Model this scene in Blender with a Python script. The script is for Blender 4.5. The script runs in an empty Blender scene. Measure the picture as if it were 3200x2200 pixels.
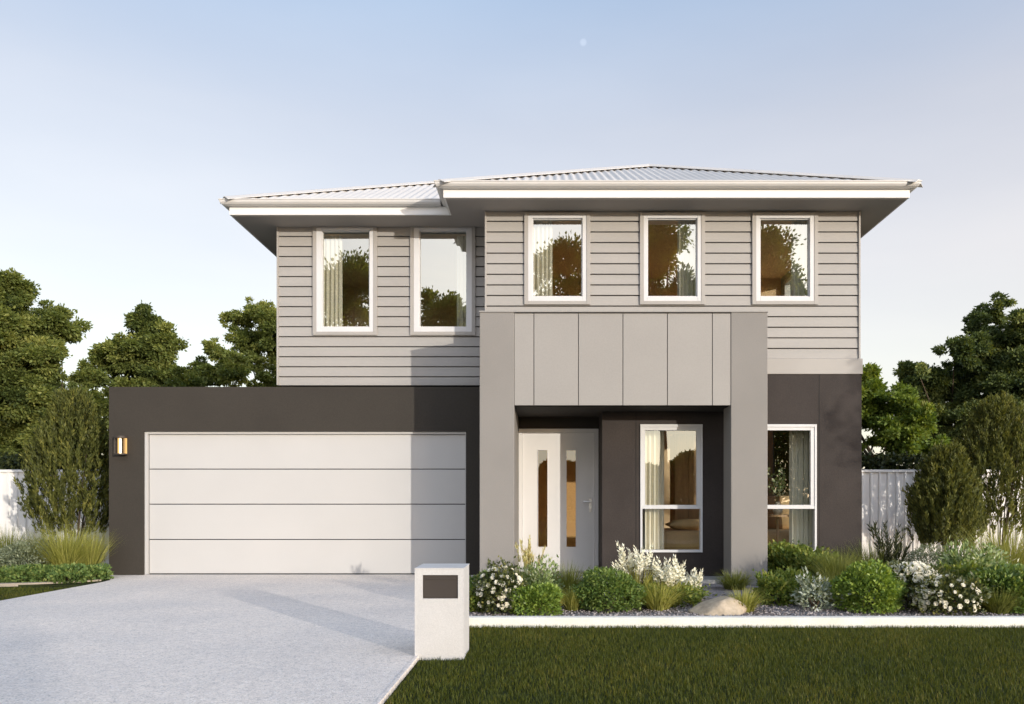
import bpy, bmesh, math, random
import numpy as np
from mathutils import Vector, noise

S = bpy.context.scene
COL = S.collection
R = math.radians
random.seed(7)
RNG = np.random.default_rng(7)
EYE = 1.11


def X(px, Y): return (px - 1240.0) * Y / 1800.0
def Z(py, Y): return EYE - (py - 1136.0) * Y / 1800.0
def GY(py): return EYE * 1800.0 / (py - 1136.0)


# ------------------------------------------------------------------ materials
def new_mat(name):
    m = bpy.data.materials.new(name); m.use_nodes = True
    nt = m.node_tree; nt.nodes.clear()
    out = nt.nodes.new('ShaderNodeOutputMaterial')
    return m, nt, out


def N(nt, t, **kw):
    n = nt.nodes.new(t)
    for k, v in kw.items():
        if k.startswith('i_'):
            n.inputs[k[2:].replace('_', ' ')].default_value = v
        else:
            setattr(n, k, v)
    return n


def c4(c): return (c[0], c[1], c[2], 1.0)


def ramp(nt, stops, interp='LINEAR'):
    r = nt.nodes.new('ShaderNodeValToRGB'); cr = r.color_ramp; cr.interpolation = interp
    while len(cr.elements) < len(stops): cr.elements.new(0.5)
    for e, (p, c) in zip(cr.elements, stops):
        e.position = p; e.color = c4(c)
    return r


def surf(name, col, rough=0.6, var=0.08, scale=3.0, fine=0.0, fscale=60.0, bump=0.0, bscale=150.0, spec=0.35, metal=0.0, dirt=None, stretch=None):
    """painted or mineral surface: low-frequency wear, fine grain, bump."""
    m, nt, out = new_mat(name); L = nt.links.new
    tc = N(nt, 'ShaderNodeTexCoord'); src = tc.outputs['Object']
    if stretch:
        mp = N(nt, 'ShaderNodeMapping'); mp.inputs['Scale'].default_value = stretch
        L(src, mp.inputs[0]); src = mp.outputs[0]
    n1 = N(nt, 'ShaderNodeTexNoise'); n1.inputs['Scale'].default_value = scale; n1.inputs['Detail'].default_value = 5
    L(src, n1.inputs['Vector'])
    lo = [max(0, c * (1 - var)) for c in col]; hi = [min(1, c * (1 + var)) for c in col]
    r = ramp(nt, [(0.3, lo), (0.7, hi)]); L(n1.outputs['Fac'], r.inputs[0])
    colout = r.outputs[0]
    if fine > 0:
        n2 = N(nt, 'ShaderNodeTexNoise'); n2.inputs['Scale'].default_value = fscale; n2.inputs['Detail'].default_value = 3
        L(src, n2.inputs['Vector'])
        r2 = ramp(nt, [(0.3, (1 - fine,) * 3), (0.7, (1 + fine,) * 3)]); L(n2.outputs['Fac'], r2.inputs[0])
        mx = N(nt, 'ShaderNodeMix', data_type='RGBA', blend_type='MULTIPLY'); mx.inputs[0].default_value = 1
        L(colout, mx.inputs[6]); L(r2.outputs[0], mx.inputs[7]); colout = mx.outputs[2]
    p = N(nt, 'ShaderNodeBsdfPrincipled')
    p.inputs['Roughness'].default_value = rough; p.inputs['Specular IOR Level'].default_value = spec
    p.inputs['Metallic'].default_value = metal
    L(colout, p.inputs['Base Color'])
    if bump > 0:
        n3 = N(nt, 'ShaderNodeTexNoise'); n3.inputs['Scale'].default_value = bscale; n3.inputs['Detail'].default_value = 4
        L(tc.outputs['Object'], n3.inputs['Vector'])
        b = N(nt, 'ShaderNodeBump'); b.inputs['Strength'].default_value = bump; b.inputs['Distance'].default_value = 0.01
        L(n3.outputs['Fac'], b.inputs['Height']); L(b.outputs[0], p.inputs['Normal'])
    L(p.outputs[0], out.inputs[0])
    return m


def foliage(name, stops, trans=0.3, rough=0.55, spec=0.25, gain=1.75):
    stops = [(p, tuple(min(.8, c * (1 + (gain - 1) * (1 - .5 * max(k)))) for c in k)) for p, k in stops]
    m, nt, out = new_mat(name); L = nt.links.new
    a = N(nt, 'ShaderNodeAttribute'); a.attribute_name = 'var'
    r = ramp(nt, stops); L(a.outputs['Fac'], r.inputs[0])
    p = N(nt, 'ShaderNodeBsdfPrincipled'); p.inputs['Roughness'].default_value = rough; p.inputs['Specular IOR Level'].default_value = spec
    t = N(nt, 'ShaderNodeBsdfTranslucent')
    L(r.outputs[0], p.inputs['Base Color'])
    g = N(nt, 'ShaderNodeMix', data_type='RGBA', blend_type='MULTIPLY'); g.inputs[0].default_value = 1
    g.inputs[7].default_value = (1.5, 1.35, 0.5, 1)
    L(r.outputs[0], g.inputs[6]); L(g.outputs[2], t.inputs[0])
    mx = N(nt, 'ShaderNodeMixShader'); mx.inputs[0].default_value = trans
    L(p.outputs[0], mx.inputs[1]); L(t.outputs[0], mx.inputs[2]); L(mx.outputs[0], out.inputs[0])
    return m


def glass_mat(name, refl=0.4, tint=(0.92, 0.95, 0.92)):
    m, nt, out = new_mat(name); L = nt.links.new
    t = N(nt, 'ShaderNodeBsdfTransparent'); t.inputs[0].default_value = c4(tint)
    g = N(nt, 'ShaderNodeBsdfGlossy'); g.inputs['Roughness'].default_value = 0.0; g.inputs[0].default_value = (0.95, 1.0, 0.93, 1)
    tc = N(nt, 'ShaderNodeTexCoord'); n = N(nt, 'ShaderNodeTexNoise'); n.inputs['Scale'].default_value = 1.3; n.inputs['Detail'].default_value = 1
    L(tc.outputs['Object'], n.inputs['Vector'])
    b = N(nt, 'ShaderNodeBump'); b.inputs['Strength'].default_value = 0.05; b.inputs['Distance'].default_value = 0.03
    L(n.outputs['Fac'], b.inputs['Height']); L(b.outputs[0], g.inputs['Normal'])
    fr = N(nt, 'ShaderNodeLayerWeight'); fr.inputs[0].default_value = 0.5
    pw = N(nt, 'ShaderNodeMath', operation='POWER'); pw.inputs[1].default_value = 5.0; L(fr.outputs['Facing'], pw.inputs[0])
    mr = N(nt, 'ShaderNodeMapRange'); mr.inputs['From Min'].default_value = 0.0; mr.inputs['From Max'].default_value = 1
    mr.inputs['To Min'].default_value = refl; mr.inputs['To Max'].default_value = 1
    L(pw.outputs[0], mr.inputs['Value'])
    mx = N(nt, 'ShaderNodeMixShader'); L(mr.outputs[0], mx.inputs[0]); L(t.outputs[0], mx.inputs[1]); L(g.outputs[0], mx.inputs[2])
    L(mx.outputs[0], out.inputs[0])
    return m


M = {}
M['cladding'] = surf('grey_weatherboard_paint', (0.350, 0.333, 0.310), 0.55, 0.05, 1.5, 0.04, 40, 0.05, 90, stretch=(0.4, 1, 3))
M['trim'] = surf('grey_trim_paint', (0.36, 0.34, 0.315), 0.5, 0.04, 2)
M['dark'] = surf('charcoal_render', (0.043, 0.037, 0.030), 0.75, 0.08, 1.2, 0.10, 70, 0.25, 160, spec=0.25)
M['dark2'] = surf('charcoal_brown_render', (0.041, 0.0335, 0.030), 0.75, 0.18, 1.6, 0.12, 60, 0.3, 140, spec=0.25)
M['column'] = surf('taupe_render', (0.250, 0.236, 0.219), 0.8, 0.04, 1.5, 0.07, 90, 0.35, 170, spec=0.2)
M['panel'] = surf('pale_taupe_panel', (0.305, 0.290, 0.270), 0.55, 0.035, 1.2, 0.03, 60, 0.05, 120)
M['white'] = surf('white_paint', (0.66, 0.65, 0.635), 0.45, 0.03, 2.0)
M['garage_white'] = surf('white_garage_steel', (0.505, 0.493, 0.475), 0.5, 0.025, 1.0, 0.02, 80, 0.06, 220)
M['frame'] = surf('white_window_frame', (0.62, 0.62, 0.62), 0.35, 0.03, 3)
M['fascia'] = surf('white_fascia_paint', (0.84, 0.83, 0.80), 0.45, 0.03, 2)
M['gutter'] = surf('off_white_gutter', (0.62, 0.60, 0.57), 0.4, 0.04, 2)
M['soffit'] = surf('soffit_paint', (0.36, 0.33, 0.30), 0.7, 0.04, 2)
M['roof'] = surf('pale_grey_steel_roof', (0.60, 0.57, 0.53), 0.45, 0.05, 1.5, spec=0.4)
M['interior'] = surf('tan_plaster', (0.80, 0.58, 0.36), 0.85, 0.05, 1)
M['floorwood'] = surf('oak_floor', (0.52, 0.36, 0.22), 0.45, 0.2, 3, stretch=(1, 8, 1))
M['mailbox'] = surf('white_letterbox_render', (0.56, 0.545, 0.525), 0.75, 0.04, 3, 0.05, 90, 0.2, 180, spec=0.2)
M['brown'] = surf('dark_brown_metal', (0.050, 0.040, 0.033), 0.5, 0.05, 4)
M['slot'] = surf('black_slot', (0.012, 0.011, 0.010), 0.7)
M['concrete'] = surf('pale_edging_concrete', (0.80, 0.77, 0.68), 0.85, 0.07, 4, 0.06, 70, 0.3, 160, spec=0.2)
M['border'] = surf('buff_border_concrete', (0.62, 0.57, 0.50), 0.85, 0.10, 4, 0.1, 80, 0.3, 160, spec=0.2)
M['buff'] = surf('buff_mowing_strip', (0.36, 0.305, 0.24), 0.85, 0.12, 4, 0.1, 80, 0.3, 160, spec=0.2)
M['path'] = surf('footpath_concrete', (0.36, 0.35, 0.33), 0.85, 0.1, 2, 0.08, 80, 0.3, 160, spec=0.2)
M['road'] = surf('asphalt', (0.05, 0.05, 0.052), 0.85, 0.15, 2, 0.3, 120, 0.4, 200)
M['soil'] = surf('lawn_soil', (0.035, 0.042, 0.016), 0.95, 0.3, 4, 0.3, 50, spec=0.05)
M['ground'] = surf('distant_grass', (0.06, 0.075, 0.025), 0.95, 0.3, 0.3, 0.2, 20, spec=0.05)
M['gravelbase'] = surf('gravel_bed', (0.24, 0.215, 0.21), 0.9, 0.2, 3, 0.5, 55, 0.8, 60, spec=0.15)
M['fence'] = surf('cream_steel_fence', (0.78, 0.755, 0.72), 0.5, 0.05, 1.5)
M['bark'] = surf('grey_brown_bark', (0.10, 0.075, 0.055), 0.9, 0.35, 6, 0.3, 40, 0.8, 25, spec=0.1)
M['stem'] = surf('woody_stem', (0.09, 0.065, 0.04), 0.9, 0.25, 8)
M['rock'] = surf('sandstone', (0.43, 0.355, 0.26), 0.9, 0.25, 4, 0.15, 25, 0.9, 18, spec=0.1)
M['curtain'] = surf('sheer_curtain', (0.82, 0.76, 0.64), 0.85, 0.03, 2, spec=0.1)
M['bedding'] = surf('tan_bed_cover', (0.64, 0.41, 0.20), 0.9, 0.08, 3, 0.05, 60, spec=0.1)
M['pillow'] = surf('ochre_pillow', (0.66, 0.45, 0.24), 0.9, 0.08, 5, spec=0.1)
M['pillow2'] = surf('brown_cushion', (0.22, 0.12, 0.06), 0.9, 0.1, 5, spec=0.1)
M['vase'] = surf('pale_ceramic', (0.6, 0.55, 0.48), 0.3, 0.05, 5)
M['handle'] = surf('brushed_steel', (0.62, 0.60, 0.57), 0.3, 0.05, 6, metal=0.8)
M['timber'] = surf('walnut_timber', (0.36, 0.22, 0.12), 0.5, 0.2, 3, stretch=(6, 6, 0.6))
M['glass'] = glass_mat('window_glass', 0.37)
M['glass_low'] = glass_mat('ground_window_glass', 0.19)
M['glass_sash'] = glass_mat('lower_sash_glass', 0.07)
M['glass_door'] = glass_mat('door_glass', 0.12, (0.85, 0.70, 0.48))
M['glass_added'] = glass_mat('added_window_glass', 0.10)
M['petal'] = surf('white_petal', (0.80, 0.76, 0.62), 0.7, 0.06, 20, spec=0.1)
M['petal2'] = surf('cream_petal', (0.84, 0.81, 0.64), 0.7, 0.08, 20, spec=0.1)

M['lawn'] = foliage('lawn_blade', [(0, (0.034, 0.046, 0.006)), (0.55, (0.068, 0.080, 0.010)), (1, (0.140, 0.118, 0.024))], 0.27, gain=1.4)
M['tree'] = foliage('tree_leaf', [(0, (0.021, 0.030, 0.009)), (0.5, (0.064, 0.077, 0.020)), (1, (0.140, 0.142, 0.042))], 0.4, gain=2.9)
M['tree_dark'] = foliage('dark_tree_leaf', [(0, (0.013, 0.021, 0.009)), (0.5, (0.040, 0.053, 0.018)), (1, (0.100, 0.108, 0.034))], 0.38, gain=3.0)
M['tree_light'] = foliage('light_tree_leaf', [(0, (0.035, 0.060, 0.012)), (0.5, (0.095, 0.135, 0.024)), (1, (0.18, 0.21, 0.05))], 0.38, gain=1.7)
M['upright'] = foliage('olive_needle', [(0, (0.018, 0.022, 0.008)), (0.5, (0.064, 0.071, 0.018)), (1, (0.17, 0.16, 0.042))], 0.3, gain=2.1)
M['hedge'] = foliage('hedge_leaf', [(0, (0.008, 0.012, 0.006)), (0.6, (0.020, 0.028, 0.010)), (1, (0.045, 0.052, 0.016))], 0.2)
M['box'] = foliage('box_leaf', [(0, (0.030, 0.055, 0.012)), (0.5, (0.088, 0.128, 0.022)), (1, (0.19, 0.22, 0.05))], 0.3, 0.45, 0.4, gain=2.5)
M['box_dark'] = foliage('dark_box_leaf', [(0, (0.022, 0.042, 0.012)), (0.5, (0.062, 0.094, 0.022)), (1, (0.14, 0.16, 0.045))], 0.3, 0.45, 0.4, gain=2.6)
M['rose'] = foliage('rose_leaf', [(0, (0.014, 0.020, 0.008)), (0.55, (0.042, 0.050, 0.016)), (1, (0.17, 0.155, 0.05))], 0.25, 0.45, 0.4, gain=2.4)
M['olive'] = foliage('olive_grass', [(0, (0.050, 0.064, 0.016)), (0.5, (0.125, 0.140, 0.038)), (1, (0.25, 0.25, 0.08))], 0.35)
M['yellow'] = foliage('yellow_grass', [(0, (0.090, 0.100, 0.022)), (0.5, (0.22, 0.225, 0.060)), (1, (0.44, 0.41, 0.16))], 0.35)
M['grey'] = foliage('grey_leaf', [(0, (0.060, 0.075, 0.045)), (0.5, (0.13, 0.15, 0.095)), (1, (0.26, 0.28, 0.19))], 0.2)
M['silver'] = foliage('silver_leaf', [(0, (0.07, 0.085, 0.065)), (0.5, (0.20, 0.23, 0.17)), (1, (0.62, 0.62, 0.52))], 0.2)
M['varieg'] = foliage('variegated_leaf', [(0, (0.045, 0.070, 0.025)), (0.5, (0.13, 0.17, 0.065)), (1, (0.58, 0.56, 0.36))], 0.25, gain=2.1)
M['leafy'] = foliage('leafy_green', [(0, (0.022, 0.042, 0.010)), (0.5, (0.080, 0.105, 0.022)), (1, (0.20, 0.19, 0.05))], 0.35, gain=2.4)
M['spiky'] = foliage('dark_spike_leaf', [(0, (0.014, 0.018, 0.010)), (0.6, (0.036, 0.042, 0.020)), (1, (0.09, 0.09, 0.035))], 0.15)
M['cover'] = foliage('ground_cover_leaf', [(0, (0.022, 0.045, 0.014)), (0.5, (0.070, 0.105, 0.030)), (1, (0.20, 0.22, 0.07))], 0.3, gain=2.3)
M['plume'] = foliage('plume', [(0, (0.14, 0.12, 0.04)), (0.5, (0.36, 0.31, 0.15)), (1, (0.62, 0.54, 0.32))], 0.35)


def mat_driveway():
    m, nt, out = new_mat('exposed_aggregate'); L = nt.links.new
    tc = N(nt, 'ShaderNodeTexCoord')
    v = N(nt, 'ShaderNodeTexVoronoi'); v.inputs['Scale'].default_value = 105; L(tc.outputs['Object'], v.inputs['Vector'])
    sp = N(nt, 'ShaderNodeSeparateColor'); L(v.outputs['Color'], sp.inputs[0])
    r = ramp(nt, [(0.0, (0.54, 0.50, 0.46)), (0.22, (0.76, 0.685, 0.605)), (0.6, (0.845, 0.765, 0.68)), (0.85, (0.87, 0.775, 0.69)), (1.0, (0.94, 0.89, 0.83))])
    L(sp.outputs[0], r.inputs[0])
    n = N(nt, 'ShaderNodeTexNoise'); n.inputs['Scale'].default_value = 0.9; n.inputs['Detail'].default_value = 6; L(tc.outputs['Object'], n.inputs['Vector'])
    r2 = ramp(nt, [(0.3, (0.90, 0.90, 0.92)), (0.7, (1.06, 1.04, 1.03))]); L(n.outputs['Fac'], r2.inputs[0])
    n2 = N(nt, 'ShaderNodeTexNoise'); n2.inputs['Scale'].default_value = 14; n2.inputs['Detail'].default_value = 4; L(tc.outputs['Object'], n2.inputs['Vector'])
    r3 = ramp(nt, [(0.3, (0.91, 0.91, 0.915)), (0.7, (1.06, 1.06, 1.05))]); L(n2.outputs['Fac'], r3.inputs[0])
    a = N(nt, 'ShaderNodeMix', data_type='RGBA', blend_type='MULTIPLY'); a.inputs[0].default_value = 1; L(r.outputs[0], a.inputs[6]); L(r2.outputs[0], a.inputs[7])
    b = N(nt, 'ShaderNodeMix', data_type='RGBA', blend_type='MULTIPLY'); b.inputs[0].default_value = 1; L(a.outputs[2], b.inputs[6]); L(r3.outputs[0], b.inputs[7])
    p = N(nt, 'ShaderNodeBsdfPrincipled'); p.inputs['Roughness'].default_value = 0.85; p.inputs['Specular IOR Level'].default_value = 0.2
    L(b.outputs[2], p.inputs['Base Color'])
    bp = N(nt, 'ShaderNodeBump'); bp.inputs['Strength'].default_value = 0.35; bp.inputs['Distance'].default_value = 0.006; bp.invert = True
    L(v.outputs['Distance'], bp.inputs['Height']); L(bp.outputs[0], p.inputs['Normal'])
    L(p.outputs[0], out.inputs[0])
    return m


M['driveway'] = mat_driveway()


def emit_mat(name, col, s):
    m, nt, out = new_mat(name); e = N(nt, 'ShaderNodeEmission'); e.inputs[0].default_value = c4(col); e.inputs[1].default_value = s
    nt.links.new(e.outputs[0], out.inputs[0]); return m


M['lamp'] = emit_mat('warm_tube', (1.0, 0.80, 0.52), 2.4)
M['lampglow'] = emit_mat('amber_diffuser', (1.0, 0.58, 0.20), 0.8)


# ------------------------------------------------------------------ builders
def tag(o, label=None, cat=None, group=None, kind=None):
    if label: o['label'] = label
    if cat: o['category'] = cat
    if group: o['group'] = group
    if kind: o['kind'] = kind
    return o


def empty(name, loc, label=None, cat=None, group=None):
    o = bpy.data.objects.new(name, None); COL.objects.link(o); o.location = loc; o.empty_display_size = 0.2
    return tag(o, label, cat, group)


def link(name, me, mat, parent=None):
    o = bpy.data.objects.new(name, me); COL.objects.link(o)
    if mat: me.materials.append(M[mat])
    if parent is not None:
        o.parent = parent
        p = parent; off = Vector((0, 0, 0))
        while p is not None:
            off += p.location; p = p.parent
        o.location = -off          # meshes are written in world coordinates
    return o


class MB:
    def __init__(s): s.v = []; s.f = []
    def quad(s, a, b, c, d):
        i = len(s.v); s.v += [a, b, c, d]; s.f.append((i, i + 1, i + 2, i + 3)); return s
    def box(s, x0, x1, y0, y1, z0, z1):
        i = len(s.v)
        s.v += [(x0, y0, z0), (x1, y0, z0), (x1, y1, z0), (x0, y1, z0), (x0, y0, z1), (x1, y0, z1), (x1, y1, z1), (x0, y1, z1)]
        for f in ((0, 3, 2, 1), (4, 5, 6, 7), (0, 1, 5, 4), (1, 2, 6, 5), (2, 3, 7, 6), (3, 0, 4, 7)): s.f.append(tuple(i + k for k in f))
        return s
    def tube(s, pts, rad, n=8, cap=True):
        i0 = len(s.v); pts = [Vector(p) for p in pts]
        for k, p in enumerate(pts):
            d = (pts[min(k + 1, len(pts) - 1)] - pts[max(k - 1, 0)]).normalized()
            u = d.cross(Vector((0.3, 0.9, 0.1))); u = u.normalized() if u.length > 1e-4 else Vector((1, 0, 0)); w = d.cross(u)
            r = rad[k] if hasattr(rad, '__len__') else rad
            for j in range(n):
                a = 2 * math.pi * j / n; q = p + u * math.cos(a) * r + w * math.sin(a) * r; s.v.append(tuple(q))
        for k in range(len(pts) - 1):
            for j in range(n):
                a = i0 + k * n + j; b = i0 + k * n + (j + 1) % n
                s.f.append((a, b, b + n, a + n))
        if cap:
            s.f.append(tuple(i0 + j for j in range(n))[::-1]); s.f.append(tuple(i0 + (len(pts) - 1) * n + j for j in range(n)))
        return s
    def lathe(s, prof, c, n=24):
        i0 = len(s.v)
        for r, z in prof:
            for j in range(n):
                a = 2 * math.pi * j / n; s.v.append((c[0] + r * math.cos(a), c[1] + r * math.sin(a), c[2] + z))
        for k in range(len(prof) - 1):
            for j in range(n):
                a = i0 + k * n + j; b = i0 + k * n + (j + 1) % n; s.f.append((a, b, b + n, a + n))
        return s
    def frame(s, x0, x1, z0, z1, y0, y1, wl, wr, wt, wb):
        s.box(x0, x0 + wl, y0, y1, z0, z1); s.box(x1 - wr, x1, y0, y1, z0, z1)
        s.box(x0 + wl, x1 - wr, y0, y1, z1 - wt, z1); s.box(x0 + wl, x1 - wr, y0, y1, z0, z0 + wb)
        return s
    def wall(s, x0, x1, z0, z1, y0, y1, holes=()):
        xs = sorted({x0, x1} | {min(max(h[k], x0), x1) for h in holes for k in (0, 1)})
        zs = sorted({z0, z1} | {min(max(h[k], z0), z1) for h in holes for k in (2, 3)})
        def hole(i, j):
            if i < 0 or j < 0 or i >= len(xs) - 1 or j >= len(zs) - 1: return True
            mx = (xs[i] + xs[i + 1]) / 2; mz = (zs[j] + zs[j + 1]) / 2
            return any(h[0] < mx < h[1] and h[2] < mz < h[3] for h in holes)
        for i in range(len(xs) - 1):
            for j in range(len(zs) - 1):
                if hole(i, j): continue
                a, b, c, d = xs[i], xs[i + 1], zs[j], zs[j + 1]
                s.quad((a, y0, c), (b, y0, c), (b, y0, d), (a, y0, d)); s.quad((b, y1, c), (a, y1, c), (a, y1, d), (b, y1, d))
                if hole(i - 1, j): s.quad((a, y1, c), (a, y0, c), (a, y0, d), (a, y1, d))
                if hole(i + 1, j): s.quad((b, y0, c), (b, y1, c), (b, y1, d), (b, y0, d))
                if hole(i, j - 1): s.quad((a, y1, c), (b, y1, c), (b, y0, c), (a, y0, c))
                if hole(i, j + 1): s.quad((a, y0, d), (b, y0, d), (b, y1, d), (a, y1, d))
        return s
    def sweep(s, path, sec, closed_sec=True):
        """sweep section (out, up) along a plan polyline with mitres; out points to the right of travel."""
        n = len(path); k = len(sec); i0 = len(s.v)
        for i, p in enumerate(path):
            p = Vector(p)
            d0 = (Vector(path[i]) - Vector(path[i - 1])).normalized() if i > 0 else None
            d1 = (Vector(path[i + 1]) - Vector(path[i])).normalized() if i < n - 1 else None
            a = d0 or d1; b = d1 or d0
            na = Vector((a.y, -a.x, 0)); nb = Vector((b.y, -b.x, 0)); m = (na + nb); m = m / max(1e-6, m.dot(na))
            for o, u in sec: s.v.append(tuple(p + m * o + Vector((0, 0, u))))
        for i in range(n - 1):
            for j in range(k):
                a = i0 + i * k + j; b = i0 + i * k + (j + 1) % k; s.f.append((a, b, b + k, a + k))
        s.f.append(tuple(i0 + j for j in range(k))[::-1]); s.f.append(tuple(i0 + (n - 1) * k + j for j in range(k)))
        return s
    def build(s, name, mat, parent=None, bevel=0.0, smooth=False, fix=True):
        me = bpy.data.meshes.new(name); me.from_pydata([tuple(v) for v in s.v], [], s.f)
        if fix:
            bm = bmesh.new(); bm.from_mesh(me); bmesh.ops.remove_doubles(bm, verts=bm.verts, dist=1e-5) if smooth else None
            bmesh.ops.recalc_face_normals(bm, faces=bm.faces); bm.to_mesh(me); bm.free()
        if smooth: me.polygons.foreach_set('use_smooth', [True] * len(me.polygons))
        o = link(name, me, mat, parent)
        if bevel:
            b = o.modifiers.new('bevel', 'BEVEL'); b.width = bevel; b.segments = 2; b.limit_method = 'ANGLE'
        return o


# ---- numpy foliage
def unit(a): return a / np.maximum(np.linalg.norm(a, axis=-1, keepdims=True), 1e-9)


def rdirs(n, rng=RNG): return unit(rng.normal(size=(n, 3)))


class Leaves:
    def __init__(s): s.V = []; s.F = []; s.A = []; s.n = 0
    def leaves(s, P, D, L, W, var, rng=RNG, fold=0.25):
        n = len(P); D = unit(D); side = unit(np.cross(D, rdirs(n, rng))); up = np.cross(side, D)
        L = np.broadcast_to(L, (n,))[:, None]; W = np.broadcast_to(W, (n,))[:, None]
        a = P; b = P + D * L * 0.45 + side * W * 0.5 + up * W * fold; c = P + D * L; d = P + D * L * 0.45 - side * W * 0.5 + up * W * fold
        V = np.stack([a, b, c, d], 1).reshape(-1, 3)
        F = (np.arange(n)[:, None] * 4 + np.arange(4)[None]) + s.n
        s.V.append(V); s.F.append((4, F)); s.A.append(np.clip(var, 0, 1)); s.n += len(V)
    def blades(s, P, head, H, bend, W, var, rng=RNG, seg=3, lean=0.12):
        """arching blades: base P, horizontal heading angle, length H, bend = how far the tip falls out (0..1)."""
        n = len(P); hd = np.stack([np.cos(head), np.sin(head), np.zeros(n)], 1)
        sd = np.stack([-np.sin(head + rng.normal(0, .6, n)), np.cos(head), np.zeros(n)], 1); sd = unit(sd)
        H = np.broadcast_to(H, (n,)); bend = np.broadcast_to(bend, (n,)); W = np.broadcast_to(W, (n,))
        rows = []; pos = P.copy(); ang = np.full(n, lean) + rng.normal(0, 0.06, n)
        for k in range(seg + 1):
            w = W * (1 - (k / seg) ** 1.6) * 0.5
            if k < seg: rows += [pos - sd * w[:, None], pos + sd * w[:, None]]
            else: rows.append(pos.copy())
            step = H / seg
            pos = pos + hd * (np.sin(ang) * step)[:, None] + np.array([0, 0, 1.0]) * (np.cos(ang) * step)[:, None]
            ang = ang + bend * 2.0 / seg
        K = 2 * seg + 1; V = np.stack(rows, 1).reshape(-1, 3); base = np.arange(n)[:, None] * K + s.n
        for k in range(seg - 1):
            s.F.append((4, base + np.array([[2 * k, 2 * k + 1, 2 * k + 3, 2 * k + 2]]))); s.A.append(np.clip(var, 0, 1))
        s.F.append((3, base + np.array([[2 * seg - 2, 2 * seg - 1, 2 * seg]]))); s.A.append(np.clip(var, 0, 1))
        s.V.append(V); s.n += len(V)
    def build(s, name, mat, parent=None):
        V = np.concatenate(s.V); me = bpy.data.meshes.new(name)
        idx = np.concatenate([f.reshape(-1) for _, f in s.F]).astype(np.int32)
        tot = np.concatenate([np.full(len(f), k, np.int32) for k, f in s.F]); st = np.concatenate([[0], np.cumsum(tot)[:-1]]).astype(np.int32)
        me.vertices.add(len(V)); me.vertices.foreach_set('co', V.astype(np.float32).ravel())
        me.loops.add(len(idx)); me.loops.foreach_set('vertex_index', idx)
        me.polygons.add(len(tot)); me.polygons.foreach_set('loop_start', st); me.polygons.foreach_set('loop_total', tot)
        at = me.attributes.new('var', 'FLOAT', 'FACE'); at.data.foreach_set('value', np.concatenate(s.A).astype(np.float32))
        me.update(calc_edges=True)
        return link(name, me, mat, parent)


# ------------------------------------------------------------------ camera, sun, sky
cam = bpy.data.cameras.new('camera'); co = bpy.data.objects.new('camera', cam); COL.objects.link(co); S.camera = co
co.location = (0, 0, EYE); co.rotation_euler = (R(90), 0, 0)
cam.sensor_width = 36; cam.lens = 36 * 1800 / 2321.0
cam.shift_x = (1160.5 - 1240) / 2321.0; cam.shift_y = (1136 - 798) / 2321.0
cam.clip_start = 0.05; cam.clip_end = 3000

SUN_EL = math.atan(0.163 / math.hypot(0.78, 1.0)); SUN_AZ = math.atan2(0.78, -1.0)
l = bpy.data.lights.new('sun', 'SUN'); l.energy = 2.0; l.angle = R(0.5); l.color = (1.0, 0.93, 0.83)
lo = bpy.data.objects.new('sun', l); COL.objects.link(lo); lo.location = (12, -16, 8)
lo.rotation_euler = Vector((-0.78, 1.0, -0.163)).to_track_quat('-Z', 'Y').to_euler()

w = bpy.data.worlds.new('World'); S.world = w; w.use_nodes = True
nt = w.node_tree; bg = nt.nodes['Background']; bg.inputs[1].default_value = 0.08
sk = nt.nodes.new('ShaderNodeTexSky'); sk.sky_type = 'NISHITA'; sk.sun_disc = False
sk.sun_elevation = SUN_EL; sk.sun_rotation = SUN_AZ; sk.air_density = 1.0; sk.dust_density = 1.0; sk.ozone_density = 1.0
nt.links.new(sk.outputs[0], bg.inputs[0])
# thin high veil of cloud over the clear sky
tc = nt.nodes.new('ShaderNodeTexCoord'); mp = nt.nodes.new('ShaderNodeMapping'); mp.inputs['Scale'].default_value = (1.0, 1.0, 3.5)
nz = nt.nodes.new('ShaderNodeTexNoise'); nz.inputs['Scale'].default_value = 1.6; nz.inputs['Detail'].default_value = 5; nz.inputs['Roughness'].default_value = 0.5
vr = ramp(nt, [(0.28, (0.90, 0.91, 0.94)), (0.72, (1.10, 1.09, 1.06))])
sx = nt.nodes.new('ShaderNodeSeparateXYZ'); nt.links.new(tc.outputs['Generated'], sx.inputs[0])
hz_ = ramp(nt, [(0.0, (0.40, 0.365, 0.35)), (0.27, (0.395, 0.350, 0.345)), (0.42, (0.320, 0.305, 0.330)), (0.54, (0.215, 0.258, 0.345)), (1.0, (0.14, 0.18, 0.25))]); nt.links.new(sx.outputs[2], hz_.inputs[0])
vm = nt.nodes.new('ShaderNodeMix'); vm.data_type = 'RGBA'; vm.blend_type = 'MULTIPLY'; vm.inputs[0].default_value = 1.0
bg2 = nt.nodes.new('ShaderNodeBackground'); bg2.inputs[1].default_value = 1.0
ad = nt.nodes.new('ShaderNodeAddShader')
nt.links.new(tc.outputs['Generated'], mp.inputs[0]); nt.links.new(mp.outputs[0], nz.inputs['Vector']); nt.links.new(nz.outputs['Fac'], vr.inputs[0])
nt.links.new(vr.outputs[0], vm.inputs[6]); nt.links.new(hz_.outputs[0], vm.inputs[7]); nt.links.new(vm.outputs[2], bg2.inputs[0])
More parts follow.
